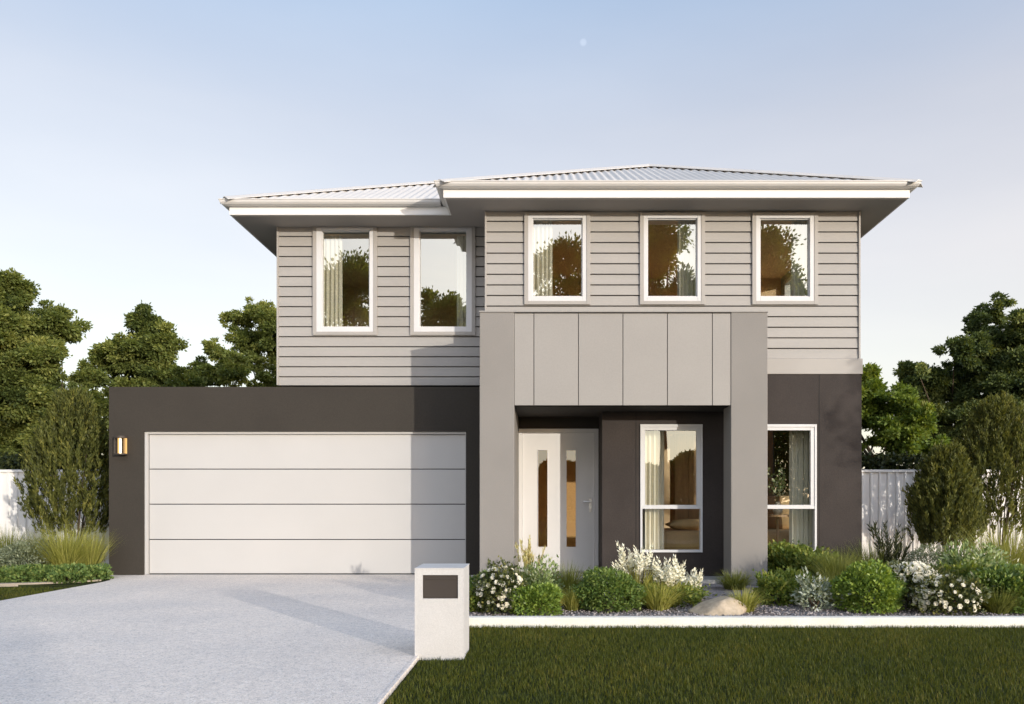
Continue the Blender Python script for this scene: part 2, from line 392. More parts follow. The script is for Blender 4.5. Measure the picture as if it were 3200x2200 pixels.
# the veil is brighter on the sun's side of the sky
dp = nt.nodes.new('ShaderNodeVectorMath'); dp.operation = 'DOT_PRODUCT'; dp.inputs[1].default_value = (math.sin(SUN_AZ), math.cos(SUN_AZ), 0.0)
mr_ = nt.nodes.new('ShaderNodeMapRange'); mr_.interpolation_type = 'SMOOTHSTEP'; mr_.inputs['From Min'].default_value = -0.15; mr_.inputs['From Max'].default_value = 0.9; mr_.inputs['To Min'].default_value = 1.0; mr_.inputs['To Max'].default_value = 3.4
# small pale day moon
md = Vector(((1322 - 1240) / 1800.0, 1.0, (1136 - 96) / 1800.0)).normalized()
dm = nt.nodes.new('ShaderNodeVectorMath'); dm.operation = 'DOT_PRODUCT'; dm.inputs[1].default_value = md
mm = nt.nodes.new('ShaderNodeMapRange'); mm.interpolation_type = 'SMOOTHSTEP'; mm.inputs['From Min'].default_value = math.cos(0.0046); mm.inputs['From Max'].default_value = math.cos(0.0012); mm.inputs['To Min'].default_value = 0.0; mm.inputs['To Max'].default_value = 0.07
bg3 = nt.nodes.new('ShaderNodeBackground'); bg3.inputs[0].default_value = (1, 1, 1, 1); ad2 = nt.nodes.new('ShaderNodeAddShader')
nt.links.new(tc.outputs['Generated'], dm.inputs[0]); nt.links.new(dm.outputs['Value'], mm.inputs['Value']); nt.links.new(mm.outputs[0], bg3.inputs[1])
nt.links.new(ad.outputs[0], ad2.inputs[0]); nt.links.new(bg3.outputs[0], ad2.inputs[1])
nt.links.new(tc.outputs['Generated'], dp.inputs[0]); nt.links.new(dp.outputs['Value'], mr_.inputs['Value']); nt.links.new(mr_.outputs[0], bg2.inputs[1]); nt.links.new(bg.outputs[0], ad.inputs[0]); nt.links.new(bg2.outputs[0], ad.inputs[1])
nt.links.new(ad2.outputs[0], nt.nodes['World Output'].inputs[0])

S.view_settings.view_transform = 'Standard'; S.view_settings.look = 'None'; S.view_settings.gamma = 1; S.view_settings.exposure = 0.65
S.render.engine = 'CYCLES'; S.cycles.use_denoising = True
try: S.cycles.denoiser = 'OPENIMAGEDENOISE'
except Exception: pass
S.cycles.max_bounces = 8; S.cycles.transparent_max_bounces = 12; S.cycles.caustics_reflective = False; S.cycles.caustics_refractive = False
S.cycles.sample_clamp_indirect = 6

# ------------------------------------------------------------------ ground and paving
def struct(o): return tag(o, kind='structure')

struct(MB().box(-400, 400, -400, 900, -0.5, -0.06).build('ground', 'ground'))
struct(MB().box(-60, 60, 1.25, 13.0, -0.055, -0.03).build('lawn', 'soil'))
struct(MB().box(-60, 60, -0.5, 1.24, -0.055, -0.005).build('footpath', 'path'))
struct(MB().box(-60, 60, -9.5, -0.8, -0.058, -0.045).build('road', 'road'))
drv = MB(); DR, DL = -0.95, -6.10
pts = [(DL, 1.25), (DR, 1.25), (DR, 10.44), (-0.90, 10.44), (-0.90, 12.25), (-6.6, 12.25), (-6.6, 11.55), (-6.32, 11.45), (-6.15, 11.2), (DL, 10.9)]
n0 = len(pts); drv.v = [(x, y, 0.0) for x, y in pts] + [(x, y, -0.05) for x, y in pts]
drv.f = [tuple(range(n0)), tuple(range(2 * n0 - 1, n0 - 1, -1))] + [(i, i + n0, (i + 1) % n0 + n0, (i + 1) % n0) for i in range(n0)]
struct(drv.build('driveway', 'driveway'))
struct(MB().box(DR + 0.001, DR + 0.03, 1.25, 7.14, -0.05, 0.003).build('driveway_border', 'driveway', bevel=0.003))
# garden bed and its edging
struct(MB().box(DR + 0.052, 14, 7.26, 13.6, -0.05, -0.004).build('gravel_bed', 'gravelbase'))
struct(MB().box(-14, -6.16, 10.62, 13.6, -0.05, -0.01).build('garden_soil', 'soil'))
ed = MB()
ed.box(DR + 0.055, 12.3, 7.145, 7.255, -0.05, 0.062)
tag(ed.build('garden_edging', 'concrete', bevel=0.006), 'long pale concrete edging strip between the lawn and the gravel garden bed', 'edging')
bd = MB()
arc = [(-14.0, 10.43), (-9.0, 10.43)] + [(-8.3 + 2.1 * math.sin(R(a)), 11.35 - .90 * math.cos(R(a))) for a in range(0, 84, 7)]
bd.sweep([(x, y, 0) for x, y in arc], [(0, -0.05), (0, 0.012), (-0.11, 0.012), (-0.11, -0.05)])
tag(bd.build('garden_edging', 'buff', bevel=0.004), 'curved buff concrete edging around the planted bed beside the garage', 'edging')

# ------------------------------------------------------------------ house
YU, YR, YL, YG, YD, YP = 12.0, 11.35, 11.27, 11.92, 12.0, 10.5
house = empty('house', (0, 12, 0), 'two storey grey weatherboard house with a wide white garage door and square portico', 'house')
SOF = 5.25


def rect(px0, px1, py0, py1, Y): return (X(px0, Y), X(px1, Y), Z(py1, Y), Z(py0, Y))


up_left = [(718, 847, 518, 753, 730, 838, 523, 742), (938.5, 1069.8, 518, 753, 950.5, 1058.5, 523, 742)]
up_right = [(1197, 1329, 488.5, 683.5, 1207, 1320, 496, 673), (1458.6, 1588.5, 488.5, 683.5, 1467, 1580, 496, 673), (1712.6, 1844, 488.5, 683.5, 1722, 1834.5, 496, 673)]
low = [(1451, 1592, 962, 1252), (1710, 1850.5, 962, 1252)]


def siding(name, x0, x1, z0, z1, yface, pitch, holes):
    """lapped boards with shadow gaps, cut round the window openings."""
    b = MB(); gap = 0.016; D = 0.055; z = z1
    cs = lambda hs, za, zc: [h for h in hs if h[2] < (za + zc) / 2 < h[3]]
    while z > z0 + 1e-4:
        zt = z; zb = max(z0, z - pitch); body_b = zb + gap if zb > z0 + 1e-3 else zb
        cuts = sorted({body_b, zt} | {h[k] for h in holes for k in (2, 3) if body_b < h[k] < zt})
        for za, zc in zip(cuts[:-1], cuts[1:]):
            act = sorted((h[0], h[1]) for h in cs(holes, za, zc)); x = x0
            for a, c in act + [(x1, x1)]:
                if a > x + 1e-4:
                    pa = yface - 0.010 * (zt - za) / pitch; pc = yface - 0.010 * (zt - zc) / pitch
                    i = len(b.v)
                    b.v += [(x, pa, za), (a, pa, za), (a, yface + D, za), (x, yface + D, za), (x, pc, zc), (a, pc, zc), (a, yface + D, zc), (x, yface + D, zc)]
                    for f in ((0, 3, 2, 1), (4, 5, 6, 7), (0, 1, 5, 4), (1, 2, 6, 5), (2, 3, 7, 6), (3, 0, 4, 7)): b.f.append(tuple(i + k for k in f))
                x = max(x, c)
        z -= pitch
    b.wall(x0, x1, z0, z1, yface + D + 0.001, yface + 0.16, holes)
    return b.build(name, 'cladding', house)


def upper_window(spec, Y):
    fx0, fx1, fy0, fy1, gx0, gx1, gy0, gy1 = spec
    a = rect(fx0, fx1, fy0, fy1, Y); g = rect(gx0, gx1, gy0, gy1, Y)
    wd = empty('window', ((a[0] + a[1]) / 2, 0, a[2] - 12 * 0)); wd.location = ((a[0] + a[1]) / 2 - house.location.x, Y - house.location.y, a[2]); wd.parent = house
    A = 0.055
    m = MB().frame(a[0] - A, a[1] + A, a[2] - 0.05, a[3] + 0.03, Y - 0.035, Y + 0.05, A, A, 0.03, 0.05); m.build('architrave', 'trim', wd, bevel=0.003)
    m = MB().frame(a[0], a[1], a[2], a[3], Y - 0.028, Y + 0.07, g[0] - a[0], a[1] - g[1], a[3] - g[3], g[2] - a[2]); m.build('frame', 'frame', wd, bevel=0.004)
    m = MB().frame(g[0], g[1], g[2], g[3], Y + 0.0, Y + 0.05, 0.012, 0.012, 0.012, 0.012); m.build('sash', 'frame', wd)
    m = MB().quad((g[0] + .012, Y + 0.03, g[2] + .012), (g[1] - .012, Y + 0.03, g[2] + .012), (g[1] - .012, Y + 0.03, g[3] - .012), (g[0] + .012, Y + 0.03, g[3] - .012)); m.build('pane', 'glass', wd)
    return (a[0] - A + .002, a[1] + A - .002, a[2] - 0.048, a[3] + 0.028)


hl = [upper_window(s, YU) for s in up_left]
hr = [upper_window(s, YR) for s in up_right]
XL, XRU, XRR = X(632, YU), X(1103, YR), X(1945, YR)
siding('weatherboard_wall', XL, XRU + 0.05, 2.86, SOF, YU, 0.1513, hl)
siding('weatherboard_wall', XRU, XRR, 3.12, SOF, YR, 0.1513, hr)
for bb_ in ((XRU, XRU + 0.10, YR + 0.17, YU + 0.2, 3.0, SOF), (XL, XRR, 18.001, 18.15, 0, SOF)):
    MB().box(*bb_).build('side_wall', 'cladding', house)
for bb_ in ((XL - 0.025, XL, YU - 0.03, YU + 0.07, 2.86, SOF), (XRR, XRR + 0.025, YR - 0.03, YR + 0.07, 3.12, SOF), (XRU - 0.025, XRU, YR - 0.03, YR + 0.07, 3.0, SOF)):
    MB().box(*bb_).build('corner_trim', 'trim', house, bevel=0.003)

# lower right wall (charcoal) with the grey band on its top
XLR = X(1953, YL); XN = X(1365, YL); ZB = Z(848, YL)
lh = [rect(a, b, c, d, YL) for a, b, c, d in low]
m = MB().wall(XN, XLR, 0.0, ZB, YL, YL + 0.2, lh)
m.quad((XN, YD, 0), (XN, YL + .2, 0), (XN, YL + .2, 2.45), (XN, YD, 2.45))
m.build('rendered_wall', 'dark2', house)
for px, za, zb_ in ((1441.5, .05, 2.4), (1857, 0, ZB - .01)): MB().box(X(px, YL) - 0.004, X(px, YL) + 0.004, YL - 0.003, YL, za, zb_).build('control_joint', 'slot', house)
MB().box(2.93, XLR + 0.012, YL - 0.012, YR + 0.10, ZB, Z(813, YL)).build('band_board', 'trim', house, bevel=0.004)

for (a, b, c, d), g in zip(low, ((1462, 1579), (1721, 1837))):
    q = rect(a, b, c, d, YL); wd = empty('window', (0, 0, 0)); wd.location = ((q[0] + q[1]) / 2, YL - 12, q[2]); wd.parent = house
    zt0, zt1 = Z(1153.6, YL), Z(1146.5, YL); gx0, gx1 = X(g[0], YL), X(g[1], YL)
    MB().frame(q[0], q[1], q[2], q[3], YL - 0.02, YL + 0.09, 0.030, 0.030, 0.04, 0.035).build('frame', 'frame', wd, bevel=0.003)
    s = MB().frame(q[0] + .03, q[1] - .03, zt1, q[3] - .04, YL - 0.008, YL + 0.06, gx0 - q[0] - .03, q[1] - .03 - gx1, 0.045, 0.012); s.build('sash', 'frame', wd, bevel=0.003)
    MB().box(q[0] + .03, q[1] - .03, YL - 0.014, YL + 0.07, zt0, zt1).build('transom', 'frame', wd, bevel=0.003)
    p = MB().quad((gx0, YL + .03, zt1 + .012), (gx1, YL + .03, zt1 + .012), (gx1, YL + .03, q[3] - .085), (gx0, YL + .03, q[3] - .085)); p.build('pane', 'glass_low', wd)
    p = MB().quad((q[0] + .03, YL + .05, q[2] + .035), (q[1] - .03, YL + .05, q[2] + .035), (q[1] - .03, YL + .05, zt0), (q[0] + .03, YL + .05, zt0)); p.build('pane', 'glass_sash', wd)

# garage wall, door
GX0, GX1, GZ = X(247, YG), -0.893, Z(877, YG)
dq = (X(325, YG), X(1056, YG), 0.0, Z(978, YG))
m = MB().wall(GX0, GX1 + .02, 0, GZ, YG, YG + 0.25, [dq]); m.quad((GX0, 18, 0), (GX0, YG + .25, 0), (GX0, YG + .25, GZ), (GX0, 18, GZ))
m.quad((GX0, YG + .25, GZ - .25), (XL, YG + .25, GZ - .25), (XL, 18, GZ - .25), (GX0, 18, GZ - .25))
m.build('garage_wall', 'dark', house)
gd = empty('garage_door', (0, 0, 0)); gd.location = ((dq[0] + dq[1]) / 2, YD - 12, 0); gd.parent = house
fr = X(337, YD); ft = Z(984, YD)
MB().frame(dq[0] + .001, dq[1] - .001, 0.002, dq[3] - .001, YG + .035, YG + .15, fr - dq[0], .012, dq[3] - ft, .002).build('door_frame', 'garage_white', gd, bevel=0.003)
lines = [984, 1063.5, 1143, 1223, 1302]
for a, b in zip(lines[:-1], lines[1:]):
    z1, z0 = Z(a, YD) - 0.006, Z(b, YD) + (0.006 if b < 1300 else 0.014)
    MB().box(fr + .010, dq[1] - .018, YD, YD + .05, z0, z1).build('door_panel', 'garage_white', gd, bevel=0.006)
MB().box(fr, dq[1] - .012, YD + .02, YD + .06, 0.002, dq[3] - .02).build('door_backing', 'slot', gd)

# portico
pc = empty('portico', (0, 0, 0)); pc.location = (1.0, YP - 12, 0); pc.parent = house
PX0, PX1, PZ = X(1087, YP), X(1740, YP), Z(708, YP)
cx0, cx1 = X(1165.5, YP), X(1657, YP); LZ = Z(918.5, YP)
MB().box(PX0, cx0, YP, YG + .1, 0.0, PZ).build('column', 'column', pc, bevel=0.008)
MB().box(cx1, PX1, YP, YP + .45, 0.0, PZ).build('column', 'column', pc, bevel=0.008)
px = [1165.5, 1210, 1311, 1412, 1513, 1615, 1657]
for a, b in zip(px[:-1], px[1:]):
    MB().box(X(a, YP) + (.0045 if a > 1166 else .003), X(b, YP) - (.0045 if b < 1656 else .003), YP + .012, YP + .03, LZ, PZ - .012).build('panel', 'panel', pc, bevel=0.003)
m = MB().box(cx0, cx1, YP + .031, YP + .16, LZ + .004, PZ - .02); m.box(PX0 + .02, PX1 - .02, YP + .161, YR - .03, LZ + 0.02, LZ + 0.22); m.build('beam', 'dark', pc)
MB().box(PX0 - .008, PX1 + .008, YP - .012, YP + .47, PZ, PZ + .02).build('capping', 'panel', pc, bevel=0.004)
MB().box(cx0, XN, YP + .17, YD - .002, LZ + .0, LZ + .018).build('porch_ceiling', 'dark', pc)
MB().box(XN, PX1 - .02, YP + .17, YL - .002, LZ + .0, LZ + .018).build('porch_ceiling', 'dark', pc)
MB().box(cx0 + .001, cx1 + .3, YP + .22, YL - .001, -0.03, 0.045).box(cx0 + .001, XN - .001, YL, YD + .6, -0.03, 0.045).build('porch_slab', 'path', pc, bevel=0.006)

# door recess and front door
MB().wall(cx0 - .01, XN, 0.045, LZ, YD, YD + .18, [(-.432, .778, 0.045, 2.205)]).build('door_surround', 'dark', house)
fd = empty('front_door', (0, 0, 0)); fd.location = (0.17, YD - 12, 0.045); fd.parent = house
MB().frame(-.43, .776, 0.045, 2.203, YD - .015, YD + .12, .055, .055, .06, .004).build('door_frame', 'white', fd, bevel=0.004)
gz0, gz1 = Z(1241, YD), Z(1019, YD); sl = [(X(1218.5, YD), X(1242, YD)), (X(1283, YD), X(1306.5, YD))]
MB().wall(-.372, .718, .055, 2.14, YD + .02, YD + .065, [(a, b, gz0, gz1) for a, b in sl]).build('door_leaf', 'white', fd, bevel=0.002)
for a, b in sl:
    MB().frame(a, b, gz0, gz1, YD + .012, YD + .06, .008, .008, .008, .008).build('glazing_bead', 'white', fd)
    MB().quad((a + .008, YD + .04, gz0 + .008), (b - .008, YD + .04, gz0 + .008), (b - .008, YD + .04, gz1 - .008), (a + .008, YD + .04, gz1 - .008)).build('glass_slot', 'glass_door', fd)
hm = MB(); hz = Z(1137, YD); hm.box(.635, .675, YD + .005, YD + .02, hz - .16, hz + .05); hm.tube([(.655, YD + .01, hz), (.655, YD - .04, hz), (.55, YD - .045, hz)], .010, 8); hm.tube([(.655, YD + .012, hz - .11), (.655, YD - .005, hz - .11)], .016, 12)
hm.build('door_handle', 'handle', fd)

# rooms behind the glass
def room(x0, x1, y0, y1, z0, z1, left=True, right=True):
    b = MB(); b.quad((x0, y1, z0), (x1, y1, z0), (x1, y1, z1), (x0, y1, z1))
    if left: b.quad((x0, y0, z0), (x0, y1, z0), (x0, y1, z1), (x0, y0, z1))
    if right: b.quad((x1, y1, z0), (x1, y0, z0), (x1, y0, z1), (x1, y1, z1))
    b.quad((x0, y0, z1), (x1, y0, z1), (x1, y1, z1), (x0, y1, z1)); return b
for (x0, x1, y0, y1, z0, z1, lf, rt) in ((XL + .145, XRU - .01, YU + .17, 15.2, 3.0, 5.2, False, True), (XRU + .11, XRR - .145, YR + .17, 14.6, 3.1, 5.2, True, False), (-.45, XLR - .145, YD + .19, 15.2, .1, 2.7, True, False)):
    room(x0, x1, y0, y1, z0, z1, lf, rt).build('interior_wall', 'interior', house, fix=False)
    MB().box(x0, x1, y0, y1, z0 - .05, z0).build('interior_floor', 'floorwood', house)
MB().box(XN + .03, XLR - .15, YL + .21, YD + .189, .05, .1).build('interior_floor', 'floorwood', house)
m = MB().quad((XN + .02, YL + .21, 2.7), (XLR - .145, YL + .21, 2.7), (XLR - .145, YD + .19, 2.7), (XN + .02, YD + .19, 2.7)); m.build('interior_ceiling', 'interior', house, fix=False)


def added_side_window(xa, xb, y0, y1, z0, z1, hy0, hy1, hz0, hz1, mat):
    """an outer side wall with one big unseen window added to light the room"""
    for bb in ((xa, xb, y0, hy0, z0, z1), (xa, xb, hy1, y1, z0, z1), (xa, xb, hy0, hy1, z0, hz0), (xa, xb, hy0, hy1, hz1, z1)): MB().box(*bb).build('side_wall', mat, house)
    wd = empty('window', (xa - house.location.x, hy0 - house.location.y, hz0)); wd.parent = house  # invented opening, out of view, added to bring light indoors
    m = MB()
    for bb in ((xa + .02, xb - .02, hy0, hy0 + .05, hz0, hz1), (xa + .02, xb - .02, hy1 - .05, hy1, hz0, hz1), (xa + .02, xb - .02, hy0 + .05, hy1 - .05, hz0, hz0 + .05), (xa + .02, xb - .02, hy0 + .05, hy1 - .05, hz1 - .05, hz1)): m.box(*bb)
    m.build('frame', 'frame', wd); xm = (xa + xb) / 2
    MB().quad((xm, hy0 + .05, hz0 + .05), (xm, hy1 - .05, hz0 + .05), (xm, hy1 - .05, hz1 - .05), (xm, hy0 + .05, hz1 - .05)).build('pane', 'glass_added', wd)
added_side_window(XRR - .14, XRR, YR + .17, 18, 2.915, SOF - .001, 11.75, 14.5, 3.15, 5.1, 'cladding')
added_side_window(XL, XL + .14, YU + .17, 18, 2.80, SOF - .001, 12.6, 15.0, 3.3, 4.9, 'cladding')
added_side_window(XLR - .14, XLR, YL + .201, 18, 0, ZB, 11.62, 13.15, .25, 2.6, 'dark2')

# roof
TP = 0.489; ZE = 5.432
def roof_face(mb, origin, du, dv, L, top, pitch=0.115, amp=0.013):
    n = int(L / pitch * 6); o = Vector(origin); du = Vector(du); dv = Vector(dv); prev = None
    for i in range(n + 1):
        u = L * i / n; t = top(u); h = amp * math.cos(2 * math.pi * u / pitch)
        a = o + du * u + Vector((0, 0, h)); b = o + du * u + dv * t + Vector((0, 0, t * TP + h))
        if prev: mb.quad(tuple(prev[0]), tuple(a), tuple(b), tuple(prev[1]))
        prev = (a, b)
def cap(mb, a, b):
    a = Vector(a); b = Vector(b); d = b - a; n = Vector((d.y, -d.x, 0)).normalized()
    dn = 0.707 * TP
    sec = [(-.13, -.13 * dn + .032), (-.03, .046), (0, .056), (.03, .046), (.13, -.13 * dn + .032), (.13, -.13 * dn + .024), (0, .046), (-.13, -.13 * dn + .024)]
    i0 = len(mb.v)
    for p in (a, b):
        for s_, u in sec: mb.v.append(tuple(p + n * s_ + Vector((0, 0, u))))
    k = len(sec)
    for j in range(k): mb.f.append((i0 + j, i0 + (j + 1) % k, i0 + k + (j + 1) % k, i0 + k + j))
    mb.f.append(tuple(range(i0, i0 + k))[::-1]); mb.f.append(tuple(range(i0 + k, i0 + 2 * k)))
def ridge_cap(mb, a, b):
    a = Vector(a); b = Vector(b); d = b - a; n = Vector((d.y, -d.x, 0)).normalized()
    sec = [(-.13, -.13 * TP + .020), (0, .044), (.13, -.13 * TP + .020), (.13, -.13 * TP + .013), (0, .036), (-.13, -.13 * TP + .013)]
    i0 = len(mb.v); k = len(sec)
    for p in (a, b):
        for s_, u in sec: mb.v.append(tuple(p + n * s_ + Vector((0, 0, u))))
    for j in range(k): mb.f.append((i0 + j, i0 + (j + 1) % k, i0 + k + (j + 1) % k, i0 + k + j))
roof = empty('roof', (0, 0, 0)); roof.location = (0.2, 2, SOF); roof.parent = house
ax0, ax1, ay0 = -4.64, 5.01, 11.40; TM = 3.6; ay1 = ay0 + 2 * TM
m = MB()
roof_face(m, (ax0, ay0, ZE), (1, 0, 0), (0, 1, 0), ax1 - ax0, lambda u: min(u, ax1 - ax0 - u, TM))
roof_face(m, (ax1, ay1, ZE), (-1, 0, 0), (0, -1, 0), ax1 - ax0, lambda u: min(u, ax1 - ax0 - u, TM))
roof_face(m, (ax0, ay1, ZE), (0, -1, 0), (1, 0, 0), 2 * TM, lambda u: min(u, 2 * TM - u))
roof_face(m, (ax1, ay0, ZE), (0, 1, 0), (-1, 0, 0), 2 * TM, lambda u: min(u, 2 * TM - u))
m.build('main_roof_sheet', 'roof', roof, fix=False)
bx0, bx1, by0 = -1.47, 5.04, 10.75; HW = (bx1 - bx0) / 2; bm_ = (bx0 + bx1) / 2; LB = 3.95
m = MB()
roof_face(m, (bx0, by0, ZE - .02), (1, 0, 0), (0, 1, 0), 2 * HW, lambda u: min(u, 2 * HW - u))
roof_face(m, (bx0, by0, ZE - .02), (0, 1, 0), (1, 0, 0), LB, lambda u: min(u, HW))
roof_face(m, (bx1, by0, ZE - .02), (0, 1, 0), (-1, 0, 0), LB, lambda u: min(u, HW))
m.build('front_roof_sheet', 'roof', roof, fix=False)
m = MB()
zt = ZE + TM * TP
cap(m, (ax0, ay0, ZE), (ax0 + TM, ay0 + TM, zt)); cap(m, (ax0, ay1, ZE), (ax0 + TM, ay1 - TM, zt)); ridge_cap(m, (ax0 + TM, ay0 + TM, zt), (ax1 - TM, ay0 + TM, zt))
zf = ZE - .02 + HW * TP
cap(m, (bx0, by0, ZE - .02), (bm_, by0 + HW, zf)); cap(m, (bx1, by0, ZE - .02), (bm_, by0 + HW, zf)); ridge_cap(m, (bm_, by0 + HW, zf), (bm_, by0 + LB, zf))
m.build('hip_capping', 'roof', roof)
# gutters: top lip, rolled face, flat bottom
gsec = [(0, 0), (.05, -.004), (.085, .012), (.104, .036), (.108, .062), (.116, .066), (.116, .078), (.100, .078), (.100, .066), (.0, .030)]
fx0, fx1, fy0, gx1 = X(520, 11.5), 4.955, 11.5, X(1005, 10.85)
GZ0 = 5.372
def gpath(p): return [(x, y, GZ0) for x, y in p]
MB().sweep(gpath([(fx0, 18.2), (fx0, fy0), (gx1 - .115, fy0)]), [(-o * -1, u) for o, u in gsec]).build('gutter', 'gutter', roof)
MB().sweep(gpath([(gx1, 11.9), (gx1, 10.85), (fx1, 10.85), (fx1, 18.2)]), gsec).build('gutter', 'gutter', roof)
fsec = [(0, 0), (0, .118), (-.03, .118), (-.03, 0)]
MB().sweep([(x, y, 5.258) for x, y in [(fx0, 18.2), (fx0, fy0), (gx1 - .001, fy0)]], fsec).build('fascia', 'fascia', roof)
MB().sweep([(x, y, 5.258) for x, y in [(gx1, 11.9), (gx1, 10.85), (fx1, 10.85), (fx1, 18.2)]], fsec).build('fascia', 'fascia', roof)
m = MB(); T = .02
m.box(fx0 + .03, gx1 + .03, fy0 + .03, YU + .1, SOF, SOF + T); m.box(gx1 + .03, fx1 - .03, 10.88, YR + .1, SOF, SOF + T)
m.box(gx1 + .031, XRU + .02, YR + .1, YU + .1, SOF, SOF + T); m.box(fx0 + .03, XL + .1, YU + .1, 18.1, SOF, SOF + T); m.box(XRR - .1, fx1 - .03, YR + .1, 18.1, SOF, SOF + T)
m.build('soffit', 'soffit', roof)

# wall light
wl = empty('wall_light', (X(281, YG), YG, Z(1010, YG)), 'lit amber wall lamp on the charcoal pier beside the garage door', 'wall lamp')
lx, lz0, lz1 = X(281, YG), Z(1031, YG), Z(991, YG)
MB().box(lx - .055, lx + .055, YG - .015, YG - .001, lz0 - .01, lz1 + .01).build('backplate', 'brown', wl, bevel=0.004)
MB().lathe([(0, 0), (.085, 0), (.085, .03), (.0, .03)], (lx, YG - .09, lz1 - .02), 20).build('lamp_cap', 'brown', wl)
MB().lathe([(0, 0), (.085, 0), (.085, .018), (.0, .018)], (lx, YG - .09, lz0 - .005), 20).build('lamp_base', 'brown', wl)
MB().lathe([(.014, 0), (.014, lz1 - lz0 - .045)], (lx, YG - .10, lz0 + .015), 12).build('lamp_tube', 'lamp', wl)
for sg in (-.062, .03): MB().box(lx + sg, lx + sg + .032, YG - .06, YG - .03, lz0 + .013, lz1 - .021).build('diffuser', 'lampglow', wl)
for a in (200, 340): MB().tube([(lx + .08 * math.cos(R(a)), YG - .09 + .08 * math.sin(R(a)), lz0), (lx + .08 * math.cos(R(a)), YG - .09 + .08 * math.sin(R(a)), lz1)], .005, 6).build('cage_bar', 'brown', wl)

# letterbox pillar
YM = GY(1487); mx0, mx1, mz = X(940, YM), X(1051, YM), Z(1290, YM)
mb = empty('letterbox', ((mx0 + mx1) / 2, YM + .2, -.03), 'white rendered letterbox pillar at the corner of driveway and lawn', 'letterbox')
q = rect(958, 1038, 1303.5, 1357, YM)
b = MB().wall(mx0, mx1, -.03, mz, YM, YM + .04, [q]); b.box(mx0, mx1, YM + .0401, YM + .40, -.03, mz); b.build('pillar', 'mailbox', mb, bevel=0.005)
MB().box(mx0 - .003, mx1 + .003, YM - .003, YM + .403, mz, mz + .008).build('cap', 'mailbox', mb, bevel=0.003)
MB().box(q[0] + .002, q[1] - .002, YM + .012, YM + .036, q[2] + .002, q[3] - .002).build('letter_plate', 'brown', mb, bevel=0.003)
MB().box(q[0] + .02, q[1] - .02, YM + .008, YM + .013, q[3] - .035, q[3] - .02).build('letter_flap', 'brown', mb, bevel=0.002)

# ------------------------------------------------------------------ things inside
def curtain(x0, x1, y, z0, z1, label, folds):
    b = MB(); n = folds * 8
    for i in range(n):
        def P(k, z, s): 
            u = k / n; return (x0 + (x1 - x0) * u, y + .035 * math.cos(2 * math.pi * folds * u + .5 * math.sin(7 * u)) * s, z)
        b.quad(P(i, z0, 1.0), P(i + 1, z0, 1.0), P(i + 1, z1, .6), P(i, z1, .6))
    o = b.build('curtain', 'curtain', smooth=True, fix=True); return tag(o, label, 'curtain', 'sheer curtains behind the windows')


def wx(p0, p1, Y): return X(p0, Y), X(p1, Y)
cu = [(728, 775, YU + .25, 3.6, 5.2, 'tall sheer curtain behind the far left upper window'.replace('far left ', 'leftmost '), 5),
      (1035, 1062, YU + .25, 3.6, 5.2, 'narrow sheer curtain behind the upper window nearest the recessed house corner', 3),
      (1205, 1252, YR + .25, 3.9, 5.2, 'sheer curtain behind the upper window above the portico doorway side', 5),
      (1536, 1582, YR + .25, 3.9, 5.2, 'sheer curtain behind the middle upper window above the portico panels', 5),
      (1795, 1836, YR + .25, 3.9, 5.2, 'sheer curtain behind the upper window nearest the outer house corner', 4),
      (1458, 1506, YL + .3, .12, 2.5, 'floor length curtain behind the porch window beside the front door', 5),
      (1790, 1845, YL + .3, .12, 2.5, 'floor length curtain behind the ground window outside the portico', 5)]
for a, b_, y, z0, z1, lab, f in cu: curtain(X(a, y), X(b_, y), y, z0, z1, lab, f)

bed = empty('bed', (2.5, 12.6, .1), 'low bed with a tan cover seen through the ground floor windows', 'bed')
MB().box(1.72, 4.15, 11.95, 13.4, .12, .36).build('bed_base', 'timber', bed, bevel=.01)
MB().box(1.74, 4.12, 11.93, 13.38, .361, .66).build('bed_cover', 'bedding', bed, bevel=.06)


def pillow(cx, cy, cz, sx, sy, sz, mat, label, rx=0.0):
    bm = bmesh.new(); bmesh.ops.create_cube(bm, size=2); bmesh.ops.subdivide_edges(bm, edges=bm.edges, cuts=6, use_grid_fill=True)
    for v in bm.verts:
        p = v.co; e = (1 - abs(p.x) ** 2.5) * (1 - abs(p.y) ** 2.5)
        v.co = Vector((p.x * sx * (1 - .08 * (1 - abs(p.y)) * 0), p.y * sy, p.z * sz * (.15 + .85 * max(e, 0) ** .5)))
    me = bpy.data.meshes.new('pillow'); bm.to_mesh(me); bm.free(); me.polygons.foreach_set('use_smooth', [True] * len(me.polygons))
    o = link('pillow', me, mat); o.location = (cx, cy, cz); o.rotation_euler = (rx, 0, 0)
    return tag(o, label, 'pillow', 'pillows on the bed')


pillow(2.25, 12.45, .74, .36, .26, .09, 'pillow', 'flat ochre pillow lying on the tan bed behind the porch window')
pillow(3.78, 12.7, .93, .24, .27, .08, 'pillow', 'ochre cushion standing on the bed behind the outer ground window', R(78))
pillow(3.50, 12.62, .93, .22, .27, .08, 'pillow2', 'dark brown cushion standing on the bed beside the ochre one', R(76))
cab = empty('cabinet', (2.4, 14.3, .1), 'tall walnut cabinet against the back wall of the ground floor room', 'cabinet')
MB().box(2.25, 2.75, 14.05, 14.55, .1, 2.3).build('carcass', 'timber', cab, bevel=.006)
MB().box(2.26, 2.495, 14.03, 14.049, .16, 2.28).build('door', 'timber', cab, bevel=.003)
MB().box(2.505, 2.74, 14.03, 14.049, .16, 2.28).build('door', 'timber', cab, bevel=.003)
tb = empty('side_table', (3.42, 11.72, .1), 'small round walnut table behind the outer ground window', 'table')
MB().lathe([(0, .78), (.2, .78), (.2, .81), (0, .81)], (3.42, 11.78, .1), 24).build('table_top', 'timber', tb)
